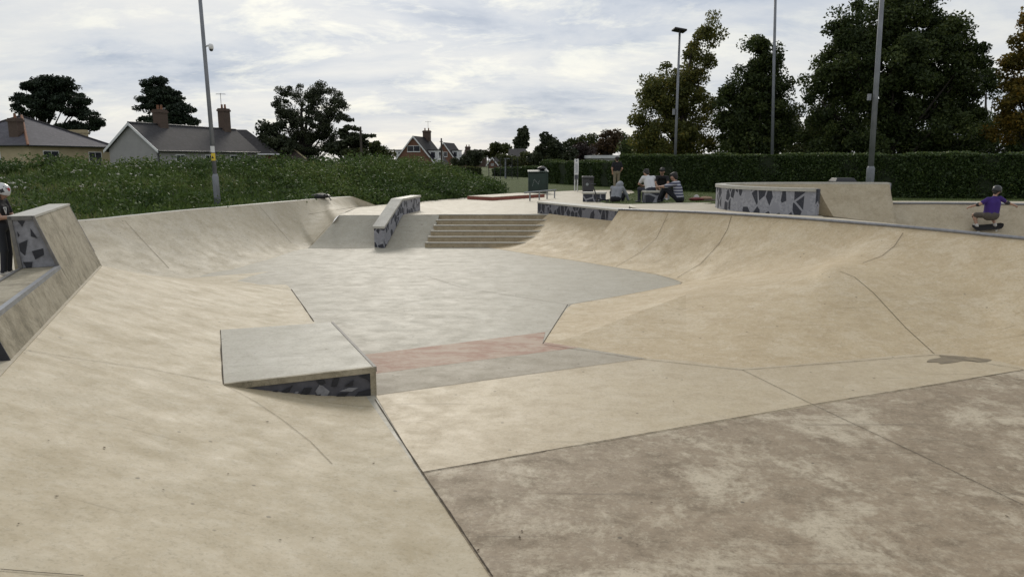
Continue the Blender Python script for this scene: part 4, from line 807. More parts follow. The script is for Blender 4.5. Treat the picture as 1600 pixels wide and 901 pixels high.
C = g0(727, 165); h = House('far_house', 'far house with a wide brick chimney and low dark roof', C, (1, 0)); h.box('wall', M['brickd'], 0, 4.8, 0, 8, -0.1, 2.6); h.roof('roof', M['tile'], [(-0.3, -0.3, 2.5), (5.1, -0.3, 2.5), (5.1, 4, 3.9), (-0.3, 4, 3.9)]); h.chimney(0.6, 1.5, 2.4, 4.6, 1.2, 0.8, 2); h.win(2.5, 3.9, 1.0, 2.0)
h, wd = chalet(763, 776, 140, eave(246, 140), 0.9, 5, 'tiny far porch gable with white trim', dorm=False, name='garden_house', winz=(0.5, 0.9))
C = g0(800, 135); h = House('far_house', 'far grey house with white gable below the poplar', C, (1, 0.1)); h.box('wall', M['greyr'], 0, 3.8, 0, 6, -0.1, 2.0); h.poly('roof', M['tileg'], [(-0.3, -0.3, 1.95), (4.1, -0.3, 1.95), (4.1, 6.3, 1.95), (-0.3, 6.3, 1.95), (-0.3, 3, 3.7), (2.8, 3, 3.7)], [(0, 1, 5, 4), (1, 2, 5), (2, 3, 4, 5), (3, 0, 4)]); h.win(1.4, 2.6, 0.8, 1.7)
C = g0(922, 82); h = House('flat_roof_building', 'low building with a white flat roof edge above the hedge', C, (1, 0.05)); h.box('wall', M['greyr'], 0.2, 4.6, 0.2, 5, -0.1, 1.75); h.box('roof', M['whiter'], 0, 4.9, 0, 5.2, 1.752, 2.1); h.win(1, 2.2, 0.7, 1.5, 0.2)
h, wd = chalet(962, 990, 110, eave(235.5, 110), 1.6, 8, 'far bungalow gable peeping over the hedge', dorm=False, name='far_house', wallm='greyr', winz=(1.0, 1.6))
# ------------------------------------------------------------------ poles
M['galv'] = plain('galvanised_pole', (0.24, 0.25, 0.27), 0.55, 0.3, 0.3, 3); M['yellow'] = plain('yellow_sticker', (0.75, 0.55, 0.04), 0.5, var=0.15); M['paper'] = plain('white_sticker', (0.75, 0.75, 0.73), 0.5, var=0.08)
def pole(name, label, base, topp, r0, r1, sleeve, sleeve_r, sticker=None, group='tall metal poles round the park'):
    r = empty(name, base, label, 'pole', group); base, topp = Vector(base), Vector(topp); d = (topp-base).normalized()
    L_ = (topp-base).length; MB().tube([base+d*sleeve, base+d*(L_*0.5), topp], [r0, (r0+r1)/2, r1], 14).build('shaft', M['galv'], r, True)
    MB().tube([base-d*0.2, base+d*(sleeve-0.06), base+d*sleeve, base+d*(sleeve+0.02)], [sleeve_r, sleeve_r, r0*1.12, r0*1.02], 14).build('base_sleeve', M['galv'], r, True)
    MB().box(base-Vector((0, sleeve_r+0.002, 0))+d*(sleeve*0.55), (0.09, 0.012, 0.35)).build('access_door', M['galv'], r)
    if sticker:
        for z, h, m in sticker:
            rr = r0*1.0+0.004; seg_ = 8; c = base+d*z; V = []
            for k in range(seg_+1): a = math.pi*(1.12+0.76*k/seg_); V += [c+Vector((rr*math.cos(a), rr*math.sin(a), 0)), c+Vector((rr*math.cos(a), rr*math.sin(a), 0))+d*h]
            mesh('warning_sticker', V, [(2*k, 2*k+1, 2*k+3, 2*k+2) for k in range(seg_)], M[m], r)
            if m == 'yellow':
                s_ = h*0.35; c2 = c+Vector((0, -rr-0.003, 0))+d*(h*0.3); MB().add([c2+Vector((-s_*0.5, 0, 0)), c2+Vector((s_*0.5, 0, 0)), c2+d*s_], [(0, 1, 2)]).build('warning_symbol', M['black'], r)
    return r
Y = 19.6; b = PY(341, 330, Y); t = PY(312.5, -2, Y); t2 = b+(t-b)*1.25
r = pole('camera_pole', 'tall grey pole with a dome camera beside the grassy mound', b, t2, 0.058, 0.045, 1.0, 0.085, [(1.38, 0.2, 'yellow'), (1.6, 0.17, 'paper')])
cc = PY(321, 73, Y); m = MB().tube([cc, cc+Vector((0.1, -0.02, 0.03)), cc+Vector((0.14, -0.03, 0.02))], 0.022, 8); m.build('bracket', M['white'], r, True)
o = MB().lathe([(0.0, 0.10), (0.05, 0.09), (0.062, 0.04), (0.062, -0.03), (0.05, -0.04)], cc+Vector((0.16, -0.03, -0.03)), 14).build('camera_housing', M['white'], r, True)
MB().lathe([(0.052, -0.04), (0.046, -0.075), (0.026, -0.095), (0.0, -0.1)], cc+Vector((0.16, -0.03, -0.03)), 14).build('dome', M['glass'], o, True)
b = lz(1053, 298); Yl = b.y; t = PY(1062, 52, Yl)
r = pole('lamp_post', 'tall lamp post with a flat square head behind the seated group', b, t, 0.075, 0.055, 1.15, 0.125, [(1.25, 0.16, 'yellow'), (1.45, 0.3, 'paper')])
hd = MB().box(t+Vector((-0.05, -0.1, 0.12)), (0.62, 0.8, 0.09), Matrix.Rotation(R(10), 3, 'Y')).build('lamp_head', M['black'], r); bevel(hd, 0.02); MB().box(t+Vector((-0.05, -0.1, 0.068)), (0.46, 0.6, 0.02), Matrix.Rotation(R(10), 3, 'Y')).build('lens', M['glass'], hd); MB().tube([t, t+Vector((0, 0, 0.14))], 0.05, 8).build('bracket', M['galv'], r)
MB().box(PY(1056, 175, Yl)+Vector((-0.12, -0.05, 0)), (0.1, 0.12, 0.3)).build('control_box', M['galv'], r)
b = lz(1358.5, 301); b = Vector((PY(1358.5, 300, 25.5).x, 25.5, 0.2)); t = PY(1378, -2, 25.5); t = b+(t-b)*1.3
r = pole('lamp_post', 'thick bare grey pole rising behind the curved wall', b, t, 0.098, 0.07, 1.15, 0.135); MB().box(PY(1364, 152, 25.5)+Vector((-0.13, 0, 0)), (0.1, 0.1, 0.22)).build('control_box', M['galv'], r)
b = g0(1199, 41); t = PY(1210.5, -2, 41); pole('lamp_post', 'distant grey pole rising through the dark cone-shaped tree', b+Vector((0, -0.6, 0)), b+(t-b)*1.2, 0.09, 0.07, 1.0, 0.12)
for px, y0, Yp, lb in ((567, 198, 80, 'leaning wooden telegraph pole beside the bushes'), (691, 216, 108, 'dark telegraph pole between the two brick gables')):
    b = g0(px, Yp); r = empty('telegraph_pole', b, lb, 'pole'); z = top(y0, Yp); MB().tube([b, b+Vector((0, 0, z))], [0.16, 0.11], 8).build('shaft', M['wood'], r); MB().box(b+Vector((0, -0.15, z-0.5)), (0.5, 0.1, 0.1)).build('crossarm', M['wood'], r)
b = g0(789.5, 62); r = empty('street_lamp', b, 'small far street lamp by the dark hedge', 'lamp'); z = top(248, 62); MB().tube([b, b+Vector((0, 0, z))], [0.06, 0.04], 8).build('shaft', M['galv'], r); MB().box(b+Vector((0.15, 0, z)), (0.5, 0.18, 0.08)).build('lamp_head', M['galv'], r)
fr_ = empty('mesh_fence', g0(775, 60), 'dark wire mesh fence in front of the far hedge', 'fence')
for k in range(6): q0 = g0(764+k*9, 60); MB().tube([q0, q0+Vector((0, 0, 1.75))], 0.03, 6).build('post', M['black'], fr_)
m = MB()
for k in range(9): z = 0.1+k*0.2; m.tube([g0(764, 60, z), g0(809, 60, z)], 0.012, 4)
m.build('wire_mesh', M['black'], fr_)
# ------------------------------------------------------------------ plaza furniture
M['binG'] = plain('dark_green_steel', (0.013, 0.035, 0.026), 0.45, 0.1, 0.4, 4); M['binK'] = plain('charcoal_plastic', (0.05, 0.05, 0.052), 0.5, var=0.3); M['emblem'] = plain('pale_emblem', (0.3, 0.33, 0.33), 0.6)
b = P(841, 302, 0); r = empty('storage_box', b, 'dark green metal container with lid on the grass edge behind the rail', 'container'); s_ = sz(1, b.y)
w_ = 30*s_; bevel(MB().box(b+Vector((0, 0.4, 15*s_)), (w_, 0.8, 31*s_)).build('body', M['binG'], r), 0.02); lid = bevel(MB().hexa([b+Vector(p) for p in ((-w_/2-0.03, -0.04, 31*s_), (w_/2+0.03, -0.04, 31*s_), (w_/2+0.03, 0.84, 31*s_), (-w_/2-0.03, 0.84, 31*s_), (-w_/2-0.03, -0.04, 31*s_+0.05), (w_/2+0.03, -0.04, 31*s_+0.05), (w_/2+0.03, 0.84, 31*s_+0.12), (-w_/2-0.03, 0.84, 31*s_+0.12))]).build('lid', M['binG'], r), 0.015)
for sx in (-1, 1): MB().box(b+Vector((sx*w_*0.47, -0.02, 15*s_)), (0.05, 0.04, 30*s_)).build('corner_rib', M['binG'], r)
m = MB()
for a_, c_ in (((0.2, 0.35), (0.3, 0.7)), ((0.3, 0.7), (0.5, 0.45)), ((0.5, 0.45), (0.55, 0.65))): m.tube([b+Vector(((p[0]-0.5)*w_, -0.008, p[1]*30*s_)) for p in (a_, c_)], 0.008, 4)
m.build('graffiti_scrawl', M['emblem'], r)
bb = empty('rubbish_bag', b+Vector((w_*0.2, 0.45, 31*s_+0.1)), 'crumpled black bag with white scrap on top of the green container', 'bag'); p0 = blob(40, tuple(b+Vector((w_*0.22, 0.45, 31*s_+0.2))), (0.26, 0.2, 0.12), 0.9)
def hull(name, pts, mat, parent=None, **k):
    import bmesh
    bm = bmesh.new(); [bm.verts.new(tuple(p)) for p in pts]; res = bmesh.ops.convex_hull(bm, input=bm.verts); bmesh.ops.delete(bm, geom=[g for g in res['geom_interior'] if isinstance(g, bmesh.types.BMVert)], context='VERTS')
    me = bpy.data.meshes.new(name); bm.to_mesh(me); bm.free(); me.materials.append(mat); return tag(link(name, me, parent), **k)
hull('sack', p0, M['black'], bb); hull('scrap', blob(14, tuple(b+Vector((w_*0.4, 0.2, 31*s_+0.12))), (0.07, 0.05, 0.06), 0.9), M['paper'], bb)
b = P(919, 299.5, 0); s_ = sz(1, b.y); r = empty('litter_bin', b, 'charcoal litter bin with a pale emblem beside the white sign', 'bin'); w_ = 17*s_
bevel(MB().hexa([b+Vector(p) for p in ((-w_*.46, 0, 0), (w_*.46, 0, 0), (w_*.46, w_*.9, 0), (-w_*.46, w_*.9, 0), (-w_*.5, 0, 19*s_), (w_*.5, 0, 19*s_), (w_*.5, w_*.9, 19*s_), (-w_*.5, w_*.9, 19*s_))]).build('body', M['binK'], r), 0.03)
bevel(MB().box(b+Vector((0, w_*.45, 21*s_)), (w_*1.06, w_*.96, 4*s_)).build('hood', M['binK'], r), 0.04); MB().box(b+Vector((w_*.28, -0.006, 17.4*s_)), (w_*.36, 0.02, 2.2*s_)).build('opening', M['black'], r); MB().tube([b+Vector((-w_*.1, -0.004, 11*s_)), b+Vector((-w_*.1, -0.014, 11*s_))], 0.075, 10).build('emblem', M['emblem'], r)
b = P(900, 298.5, 0); s_ = sz(1, b.y); r = empty('park_sign', b, 'tall narrow white sign on two posts beside the litter bin', 'sign')
for sx in (-1, 1): MB().tube([b+Vector((sx*2.0*s_, 0, 0)), b+Vector((sx*2.0*s_, 0, 48*s_))], 0.035, 8).build('post', M['white'], r)
bd = MB().box(b+Vector((0, -0.045, 36*s_)), (6.6*s_, 0.03, 23*s_)).build('board', M['paper'], r); MB().box(b+Vector((0, -0.05, 21*s_)), (5*s_, 0.03, 6*s_)).build('notice', M['printd'], r)
M['ink'] = plain('printed_ink', (0.10, 0.12, 0.20), 0.6); MB().lathe([(0.0, 0), (1.1*s_, 0)], (0, 0, 0), 12).build('printed_mark', M['ink'], bd, world=False); bpy.data.objects[bd.children[0].name].matrix_local = Matrix.Translation(b+Vector((0, -0.063, 45*s_))) @ Matrix.Rotation(R(90), 4, 'X')
for k in range(9): MB().box(b+Vector((random.uniform(-0.4, 0.4)*s_, -0.0625, (28+k*1.6)*s_)), (random.uniform(2.5, 4.6)*s_, 0.003, 0.55*s_)).build('printed_mark', M['ink'], bd)
# manual pad with red edging
c0, c1, c2 = P(730, 311.5, 0), P(769, 313.5, 0), P(851, 308, 0); c3 = c0+(c2-c1)
r = empty('manual_pad', c1, 'low concrete pad with red edging on the far plaza', 'pad'); M['redb'] = plain('red_edging', (0.27, 0.085, 0.06), 0.7, var=0.35, scale=5)
MB().prism([Vector((p.x, p.y, 0.13)) for p in (c0, c1, c2, c3)], 0.14).build('red_edge', M['redb'], r); cen = (c0+c1+c2+c3)/4
MB().prism([Vector((p.x+(cen.x-p.x)*0.012, p.y+(cen.y-p.y)*0.012, 0.145)) for p in (c0, c1, c2, c3)], 0.05).build('top_slab', M['plaza'], r)
# grind rail
r = empty('grind_rail', P(828, 314, 0), 'low flat steel grind rail on four legs in front of the green container', 'rail'); ra, rb_ = P(828, 314, 0), P(866.5, 309.6, 0); dr = (rb_-ra); zr = 0.34
m = MB().tube([ra-dr*0.2+Vector((0, 0, zr)), ra+Vector((0, 0, zr)), rb_+Vector((0, 0, zr)), rb_+dr*0.06+Vector((0, 0, zr))], 0.032, 8); m.build('top_bar', M['steel'], r)
for t_ in (0, 0.36, 0.68, 1): p = ra+dr*t_; MB().tube([p, p+Vector((0, 0, zr))], 0.028, 8).build('leg', M['steel'], r)
# printed block seats
def block(label, c, w, d, h, rot, mat='shards', grp='patterned block seats on the lawn edge'):
    r = empty('block_seat', c, label, 'seat', grp, rot); c = Vector(c); Mx = Matrix.Rotation(rot, 3, 'Z')
    MB().box(c+Vector((0, 0, h/2-0.02)), (w, d, h-0.03), Mx).build('printed_body', M[mat], r); bevel(MB().box(c+Vector((0, 0, h-0.03)), (w+0.05, d+0.05, 0.07), Mx).build('capping', M['cap'], r), 0.015); return r
b = P(930, 315.5, 0); block('grey block bench with black shards and pale top, beside the crouching person', b+Vector((0, 0.3, 0)), 0.85, 0.5, 0.36, R(-12), 'shard')
bw = lz(1018, 317); block('patterned block under the person in white', bw+Vector((0, 0.2, 0)), 0.44, 0.42, 0.38, R(5), 'shard')
bk_ = lz(1036, 312); block('patterned block under the person in black', bk_+Vector((-0.02, 0.25, 0)), 0.42, 0.42, 0.38, R(20), 'shard')
b = Vector((PY(1315, 300, 23.2).x, 23.2, 0.2)); r = empty('grit_bin', b, 'black lidded bin behind the curved wall', 'bin'); bevel(MB().box(b+Vector((0, 0, 0.35)), (0.62, 0.5, 0.72)).build('body', M['black'], r), 0.03); bevel(MB().hexa([b+Vector(p) for p in ((-.35, -.29, .7), (.35, -.29, .7), (.35, .29, .7), (-.35, .29, .7), (-.28, -.2, .82), (.28, -.2, .82), (.28, .2, .82), (-.28, .2, .82))]).build('lid', M['black'], r), 0.02)
# bag on the left quarter pipe
b = bt(504, 309.6)+bn*0.06; bg = empty('sports_bag', b, 'black bag lying on top of the left bank', 'bag'); hull('bag_body', blob(60, tuple(b+Vector((0, 0, 0.07))), (0.34, 0.17, 0.09), 0.92), M['black'], bg); MB().tube([b+Vector((0.12, -0.1, 0.1)), b+Vector((0.22, -0.14, 0.15)), b+Vector((0.3, -0.13, 0.02)), b+Vector((0.36, -0.12, -0.06))], 0.018, 6).build('strap', M['black'], bg)
# things on the grass beside the striped person
b = lz(1088, 314); cl_ = [('folded_jacket', 'dark red jacket dropped on the grass', (0.16, 0.03, 0.025), (0, 0), (0.28, 0.16, 0.07), 'jacket'), ('rucksack', 'tan bag lying on the grass beside the red jacket', (0.33, 0.22, 0.14), (0.34, 0.08), (0.24, 0.16, 0.09), 'bag'), ('carrier_bag', 'small white carrier bag on the grass behind the red jacket', (0.6, 0.58, 0.54), (0.06, 0.25), (0.1, 0.08, 0.12), 'bag'), ('hoodie', 'flat dark brown hoodie spread on the grass by the tan bag', (0.07, 0.045, 0.035), (0.48, -0.05), (0.3, 0.14, 0.035), 'hoodie')]
for nm, lb, c_, (x, y), rr, ct in cl_:
    hull(nm, blob(50, tuple(b+Vector((x, y, rr[2]*0.8))), rr, 0.85), plain(nm+'_cloth', c_, 0.9, var=0.3), label=lb, cat=ct)
# kick scooter lying by the block bench
b = lz(938, 317)+Vector((0, -0.0, 0.02)); sc = empty('kick_scooter', b, 'black kick scooter leaning on the patterned block bench', 'scooter'); bh = b+Vector((-0.22, 0.05, 0.0))
MB().tube([b+Vector((0.2, 0, 0.08)), b+Vector((0.0, -0.02, 0.1)), b+Vector((-0.12, -0.02, 0.16))], 0.03, 6).build('deck', M['black'], sc); MB().tube([b+Vector((-0.1, 0, 0.1)), b+Vector((-0.28, 0.05, 0.62))], 0.02, 6).build('steering_tube', M['black'], sc); MB().tube([b+Vector((-0.40, -0.08, 0.63)), b+Vector((-0.16, 0.16, 0.63))], 0.018, 6).build('handlebar', M['black'], sc)
for x in (0.25, -0.13): MB().tube([b+Vector((x, -0.015, 0.055)), b+Vector((x, 0.015, 0.055))], 0.055, 14).build('wheel', M['binK'], sc)

# ------------------------------------------------------------------ people: one continuous surface grown from tapered limbs
def sdf_mesh(prims, res, k=0.028):
    """prims: (a, b, ra, rb, material); returns verts, quads, material per quad (surface nets)"""
    A = np.array([p[0] for p in prims], float); Bq = np.array([p[1] for p in prims], float); rr = np.array([max(p[2], p[3]) for p in prims])
    lo = np.minimum(A, Bq).min(0)-rr.max()-0.05; hi_ = np.maximum(A, Bq).max(0)+rr.max()+0.05; nn = np.ceil((hi_-lo)/res).astype(int)+1
    D = np.full(nn, 0.3, np.float32); best = np.full(nn, 9.0, np.float32); mid = np.zeros(nn, np.int8)
    for (a, b, ra, rb2, mt) in prims:
        a = np.array(a, float); b = np.array(b, float); mg = max(ra, rb2)+0.07
        i0 = np.maximum(((np.minimum(a, b)-mg-lo)/res).astype(int), 0); i1 = np.minimum(((np.maximum(a, b)+mg-lo)/res).astype(int)+2, nn); sl_ = tuple(slice(x, y) for x, y in zip(i0, i1))
        g = np.stack(np.meshgrid(*[lo[d]+res*np.arange(i0[d], i1[d]) for d in range(3)], indexing='ij'), -1); ab = b-a; t = np.clip(((g-a)@ab)/(ab@ab+1e-12), 0, 1)
        d = (np.linalg.norm(g-a-t[..., None]*ab, axis=-1)-(ra+(rb2-ra)*t)).astype(np.float32); o = D[sl_]; h = np.clip(0.5+0.5*(o-d)/k, 0, 1); D[sl_] = o*(1-h)+d*h-k*h*(1-h)
        bs = best[sl_]; mm = mid[sl_]; m_ = d < bs; bs[m_] = d[m_]; mm[m_] = mt
    ins = D < 0; n0 = np.array(nn)-1; cnt = np.zeros(n0); 
    corner = [(x, y, z) for x in (0, 1) for y in (0, 1) for z in (0, 1)]; sub = lambda arr, c: arr[c[0]:c[0]+n0[0], c[1]:c[1]+n0[1], c[2]:c[2]+n0[2]]
    for c in corner: cnt += sub(ins, c)
    act = (cnt > 0) & (cnt < 8); idx = -np.ones(n0, int); ii = np.argwhere(act); idx[tuple(ii.T)] = np.arange(len(ii)); acc = np.zeros((len(ii), 3)); wt = np.zeros(len(ii)); val = {c: sub(D, c)[tuple(ii.T)] for c in corner}
    for c in corner:
        for ax in range(3):
            if c[ax]: continue
            c2 = list(c); c2[ax] = 1; c2 = tuple(c2); v0, v1 = val[c], val[c2]; m_ = (v0 < 0) != (v1 < 0); t = np.where(m_, v0/(v0-v1+1e-12), 0); p = np.tile(np.array(c, float), (len(ii), 1)); p[:, ax] += t; acc += p*m_[:, None]; wt += m_
    V = lo+res*(ii+acc/wt[:, None]); Q = []
    for ax in range(3):
        sa = [slice(None)]*3; sb = [slice(None)]*3; sa[ax] = slice(0, -1); sb[ax] = slice(1, None); x = ins[tuple(sa)] != ins[tuple(sb)]; e = np.argwhere(x); u, w = [d for d in range(3) if d != ax]; e = e[(e[:, u] > 0) & (e[:, w] > 0) & (e[:, u] < n0[u]) & (e[:, w] < n0[w])]
        f = []
        for du, dw in ((1, 1), (0, 1), (0, 0), (1, 0)): q_ = e.copy(); q_[:, u] -= du; q_[:, w] -= dw; f.append(idx[tuple(q_.T)])
        f = np.stack(f, 1); flip = ins[tuple(e.T)] ^ (ax == 1); f[~flip] = f[~flip][:, ::-1]; Q.append(f)
    Q = np.concatenate(Q); Q = Q[(Q >= 0).all(1)]; ce = V[Q].mean(1); gi = np.clip(((ce-lo)/res).round().astype(int), 0, nn-1); return V, Q, mid[tuple(gi.T)]
SK = plain('skin', (0.42, 0.25, 0.175), 0.55, var=0.12); HAIR = plain('dark_hair', (0.018, 0.014, 0.012), 0.6, var=0.4, scale=40); SHOE = plain('trainers', (0.07, 0.07, 0.075), 0.7); WSHOE = plain('white_trainers', (0.55, 0.53, 0.5), 0.7); EYE_ = plain('eyes', (0.03, 0.025, 0.02), 0.3); LIP = plain('lips', (0.33, 0.14, 0.11), 0.5)
def person(label, base, rz, J, cols, scale=1.0, face=(0, 1, 0), hair=True, sleeve=0.5, shorts=None, res=0.013, helmet=None, group=None, hood=False, slim=1.0, curl=0.6):
    """J: joints in metres for a 1.75 m adult facing +Y; cols: top, bottom, shoes materials"""
    j = {k: np.array(v, float) for k, v in J.items()}; f = np.array(face, float); f /= np.linalg.norm(f); H = j['head']; nk = j['neck']; upv = (H-nk); upv /= np.linalg.norm(upv); f = f-upv*(f@upv); f /= np.linalg.norm(f); side = np.cross(f, upv)
    p = []; add = lambda a, b, ra, rb2, m: p.append((a, b, ra, rb2, m)); C, Pv = j['chest'], j['pelvis']; sd = j['shR']-j['shL']; sd /= np.linalg.norm(sd); hd_ = j['hipR']-j['hipL']; hd_ /= np.linalg.norm(hd_)
    for s_ in (-1, 1): add(C+sd*0.075*s_, Pv+hd_*0.065*s_, 0.118*slim, 0.112*slim, 1)
    add(j['shL']*0.94+j['shR']*0.06, j['shR']*0.94+j['shL']*0.06, 0.068, 0.068, 1); add(C, nk-upv*0.03, 0.10, 0.062, 1); add(Pv+hd_*-0.07, Pv+hd_*0.07, 0.12*slim, 0.12*slim, 2)
    add(nk-upv*0.02, H-upv*0.06, 0.052, 0.05, 0); add(H+upv*0.035-f*0.015, H+upv*0.01+f*0.02, 0.093, 0.088, 0); add(H-upv*0.02+f*0.03, H-upv*0.075+f*0.05, 0.07, 0.045, 0); add(H-upv*0.01+f*0.1, H-upv*0.035+f*0.118, 0.012, 0.016, 0)
    for s_ in (-1, 1): add(H+side*0.092*s_-upv*0.005, H+side*0.094*s_-upv*0.035, 0.016, 0.012, 0); add(H+side*0.033*s_+f*0.1+upv*0.003, H+side*0.037*s_+f*0.1+upv*0.003, 0.012, 0.012, 4)
    add(H-upv*0.065+f*0.092-side*0.018, H-upv*0.065+f*0.092+side*0.018, 0.009, 0.009, 5)
    for s_, c in ((-1, 'L'), (1, 'R')):
        sh, el, wr = j['sh'+c], j['el'+c], j['wr'+c]; k = sh+(el-sh)*min(1, sleeve*1.25); add(sh, el, 0.052, 0.041, 0); add(sh, k, 0.072, 0.062 if sleeve < 0.9 else 0.055, 1); add(el, wr, 0.041, 0.028, 0)
        if sleeve >= 1: add(el, wr, 0.052, 0.042, 1)
        fd_ = (wr-el)/np.linalg.norm(wr-el); hx = np.cross(fd_, j.get('palm'+c, np.array([0, 0, -1.0]))); hx = hx/(np.linalg.norm(hx)+1e-9); pn = np.cross(hx, fd_)
        for q_ in (-1, 0, 1): add(wr+fd_*0.01, wr+fd_*0.075+hx*0.022*q_, 0.02, 0.016, 0)
        for i_, (o_, ln_) in enumerate(((-0.03, 0.06), (-0.01, 0.075), (0.01, 0.07), (0.03, 0.055))): a = wr+fd_*0.085+hx*o_; m_ = a+fd_*ln_*0.55*(1-curl*.2)+pn*ln_*0.3*curl; add(a, m_, 0.0095, 0.009, 0); add(m_, m_+fd_*ln_*0.4*(1-curl)+pn*ln_*0.5*curl, 0.009, 0.0085, 0)
        t_ = wr+fd_*0.03-hx*0.028; add(t_, t_+fd_*0.035-hx*0.028+pn*0.015, 0.013, 0.011, 0)
        hp, kn_, an, to = j['hip'+c], j['kn'+c], j['an'+c], j['toe'+c]
        if shorts: add(hp, kn_, 0.07, 0.055, 0); add(hp, hp+(kn_-hp)*shorts, 0.092, 0.085, 2); add(kn_, kn_+(an-kn_)*0.35, 0.054, 0.056, 0); add(kn_+(an-kn_)*0.35, an, 0.055, 0.036, 0)
        else: add(hp, kn_, 0.088, 0.066, 2); add(kn_, an+(kn_-an)*0.06, 0.064, 0.053, 2)
        fo = to-an; fo = fo/np.linalg.norm(fo); add(an-np.array([0, 0, 0.035])-fo*0.04, to, 0.042, 0.036, 3); add(an, an-np.array([0, 0, 0.03]), 0.042, 0.042, 3)
    if hood: add(H-f*0.02+upv*0.02, nk-f*0.05, 0.125, 0.1, 1)
    zmin = 0
    V, Q, mi = sdf_mesh(p, res/scale if scale < 1 else res); root = empty('person', base, label, 'person', group, rz); root.scale = (scale,)*3
    o = mesh('body', V.astype(np.float32), Q, [SK, cols[0], cols[1], cols[2], EYE_, LIP], root, True, world=False); o.data.polygons.foreach_set('material_index', np.where(mi == 6, 1, mi).astype(np.int32)); o.data.update()
    if hair:
        hp = [(H+upv*0.05-f*0.025, H+upv*0.055+f*0.02, 0.098, 0.085, 0), (H+upv*0.0-f*0.04, H-upv*0.05-f*0.05, 0.085, 0.06, 0)]+[(H+side*0.06*s_+upv*0.03-f*0.02, H+side*0.07*s_-upv*0.0-f*0.01, 0.045, 0.03, 0) for s_ in (-1, 1)]+[(H+upv*0.07+side*x+f*y, H+upv*(0.1+0.015*random.random())+side*x*1.3+f*y*1.3, 0.035, 0.02, 0) for x in (-0.05, 0, 0.05) for y in (-0.06, 0, 0.06)]
        V, Q, _ = sdf_mesh(hp, 0.013, 0.012); mesh('hair', V.astype(np.float32), Q, HAIR, root, True, world=False)
    if helmet:
        Mh = Matrix((tuple(side), tuple(f), tuple(upv))).transposed().to_4x4(); Mh.translation = Vector(H+upv*0.03); pr = [(0.0, 0.145), (0.05, 0.14), (0.09, 0.115), (0.12, 0.065), (0.128, 0.01), (0.126, -0.035), (0.12, -0.045), (0.11, -0.04)]
        hl = MB().lathe(pr, (0, 0, 0), 24, 1.0, 1.14); hl.V = [Mh @ v for v in hl.V]; ho = mesh('helmet', hl.V, hl.F, helmet[0], root, True, world=False)
        st_ = MB().tube([Mh @ Vector((-0.105, 0.02, -0.04)), Mh @ Vector((-0.06, 0.06, -0.13)), Mh @ Vector((0.06, 0.06, -0.13)), Mh @ Vector((0.105, 0.02, -0.04))], 0.008, 5); mesh('chin_strap', st_.V, st_.F, M['black'], ho, True, world=False)
        for (az, el, rr, mt) in helmet[1]:
            n_ = Vector((math.cos(el)*math.sin(az), math.cos(el)*math.cos(az), math.sin(el))); c_ = Vector((n_.x*0.131, n_.y*0.149, n_.z*0.148)); t1 = n_.orthogonal().normalized(); t2_ = n_.cross(t1)
            vs = [c_+(t1*math.cos(a)+t2_*math.sin(a))*rr*(1 if i % 2 else 0.6) for i, a in enumerate(np.linspace(0, 2*math.pi, 9)[:-1])]+[c_+n_*0.003]; mesh('sticker', [Mh @ v for v in vs], [(i, (i+1) % 8, 8) for i in range(8)], mt, ho, world=False)
    return root, o
def cloth(n, c, v=0.25): return plain(n, c, 0.9, var=v, scale=9)
STAND = dict(pelvis=(0, 0, 0.95), chest=(0, 0, 1.27), neck=(0, 0, 1.45), head=(0, 0.02, 1.60), shL=(-0.19, 0, 1.40), shR=(0.19, 0, 1.40), elL=(-0.27, -0.05, 1.13), elR=(0.27, -0.05, 1.13), wrL=(-0.2, 0.09, 0.95), wrR=(0.2, 0.09, 0.95),
  hipL=(-0.09, 0, 0.92), hipR=(0.09, 0, 0.92), knL=(-0.1, 0.03, 0.5), knR=(0.1, 0.03, 0.5), anL=(-0.1, -0.02, 0.09), anR=(0.1, -0.02, 0.09), toeL=(-0.12, 0.14, 0.04), toeR=(0.12, 0.14, 0.04))
gp = 'people gathered on the lawn edge'
b = lz(963, 298.0); person('person standing with their back turned in a black T-shirt and khaki trousers', b, R(8), STAND, [cloth('black_tee', (0.012, 0.012, 0.015)), cloth('khaki_trousers', (0.21, 0.18, 0.125)), SHOE], 0.95, group=gp)
SIT = dict(pelvis=(0, 0, 0.46), chest=(0, 0.16, 0.76), neck=(0, 0.25, 0.92), head=(0, 0.34, 1.03), shL=(-0.2, 0.2, 0.87), shR=(0.2, 0.2, 0.87), elL=(-0.24, 0.40, 0.66), elR=(0.24, 0.40, 0.66), wrL=(-0.07, 0.56, 0.60), wrR=(0.07, 0.56, 0.60),
  hipL=(-0.1, 0.04, 0.45), hipR=(0.1, 0.04, 0.45), knL=(-0.2, 0.46, 0.48), knR=(0.2, 0.46, 0.48), anL=(-0.2, 0.44, 0.09), anR=(0.2, 0.44, 0.09), toeL=(-0.23, 0.6, 0.04), toeR=(0.23, 0.6, 0.04))
person('person in a white T-shirt hunched forward on a patterned block', bw+Vector((0, 0.18, -0.03)), R(18), SIT, [cloth('white_tee', (0.62, 0.62, 0.63), 0.1), cloth('navy_jeans', (0.025, 0.028, 0.04)), SHOE], 0.92, (0, 0.8, -0.5), group=gp)
SIT2 = dict(SIT); SIT2.update(head=(0, 0.26, 1.10), neck=(0, 0.17, 0.96), chest=(0, 0.08, 0.78), wrL=(-0.12, 0.45, 0.52), wrR=(0.12, 0.45, 0.52))
person('person in a black T-shirt and beige shorts sitting sideways beside the one in white', bk_+Vector((0.0, 0.25, -0.03)), R(165), SIT2, [cloth('black_shirt', (0.014, 0.013, 0.014)), cloth('beige_shorts', (0.25, 0.2, 0.14)), WSHOE], 0.92, (0.3, 0.8, -0.3), shorts=0.9, group=gp)
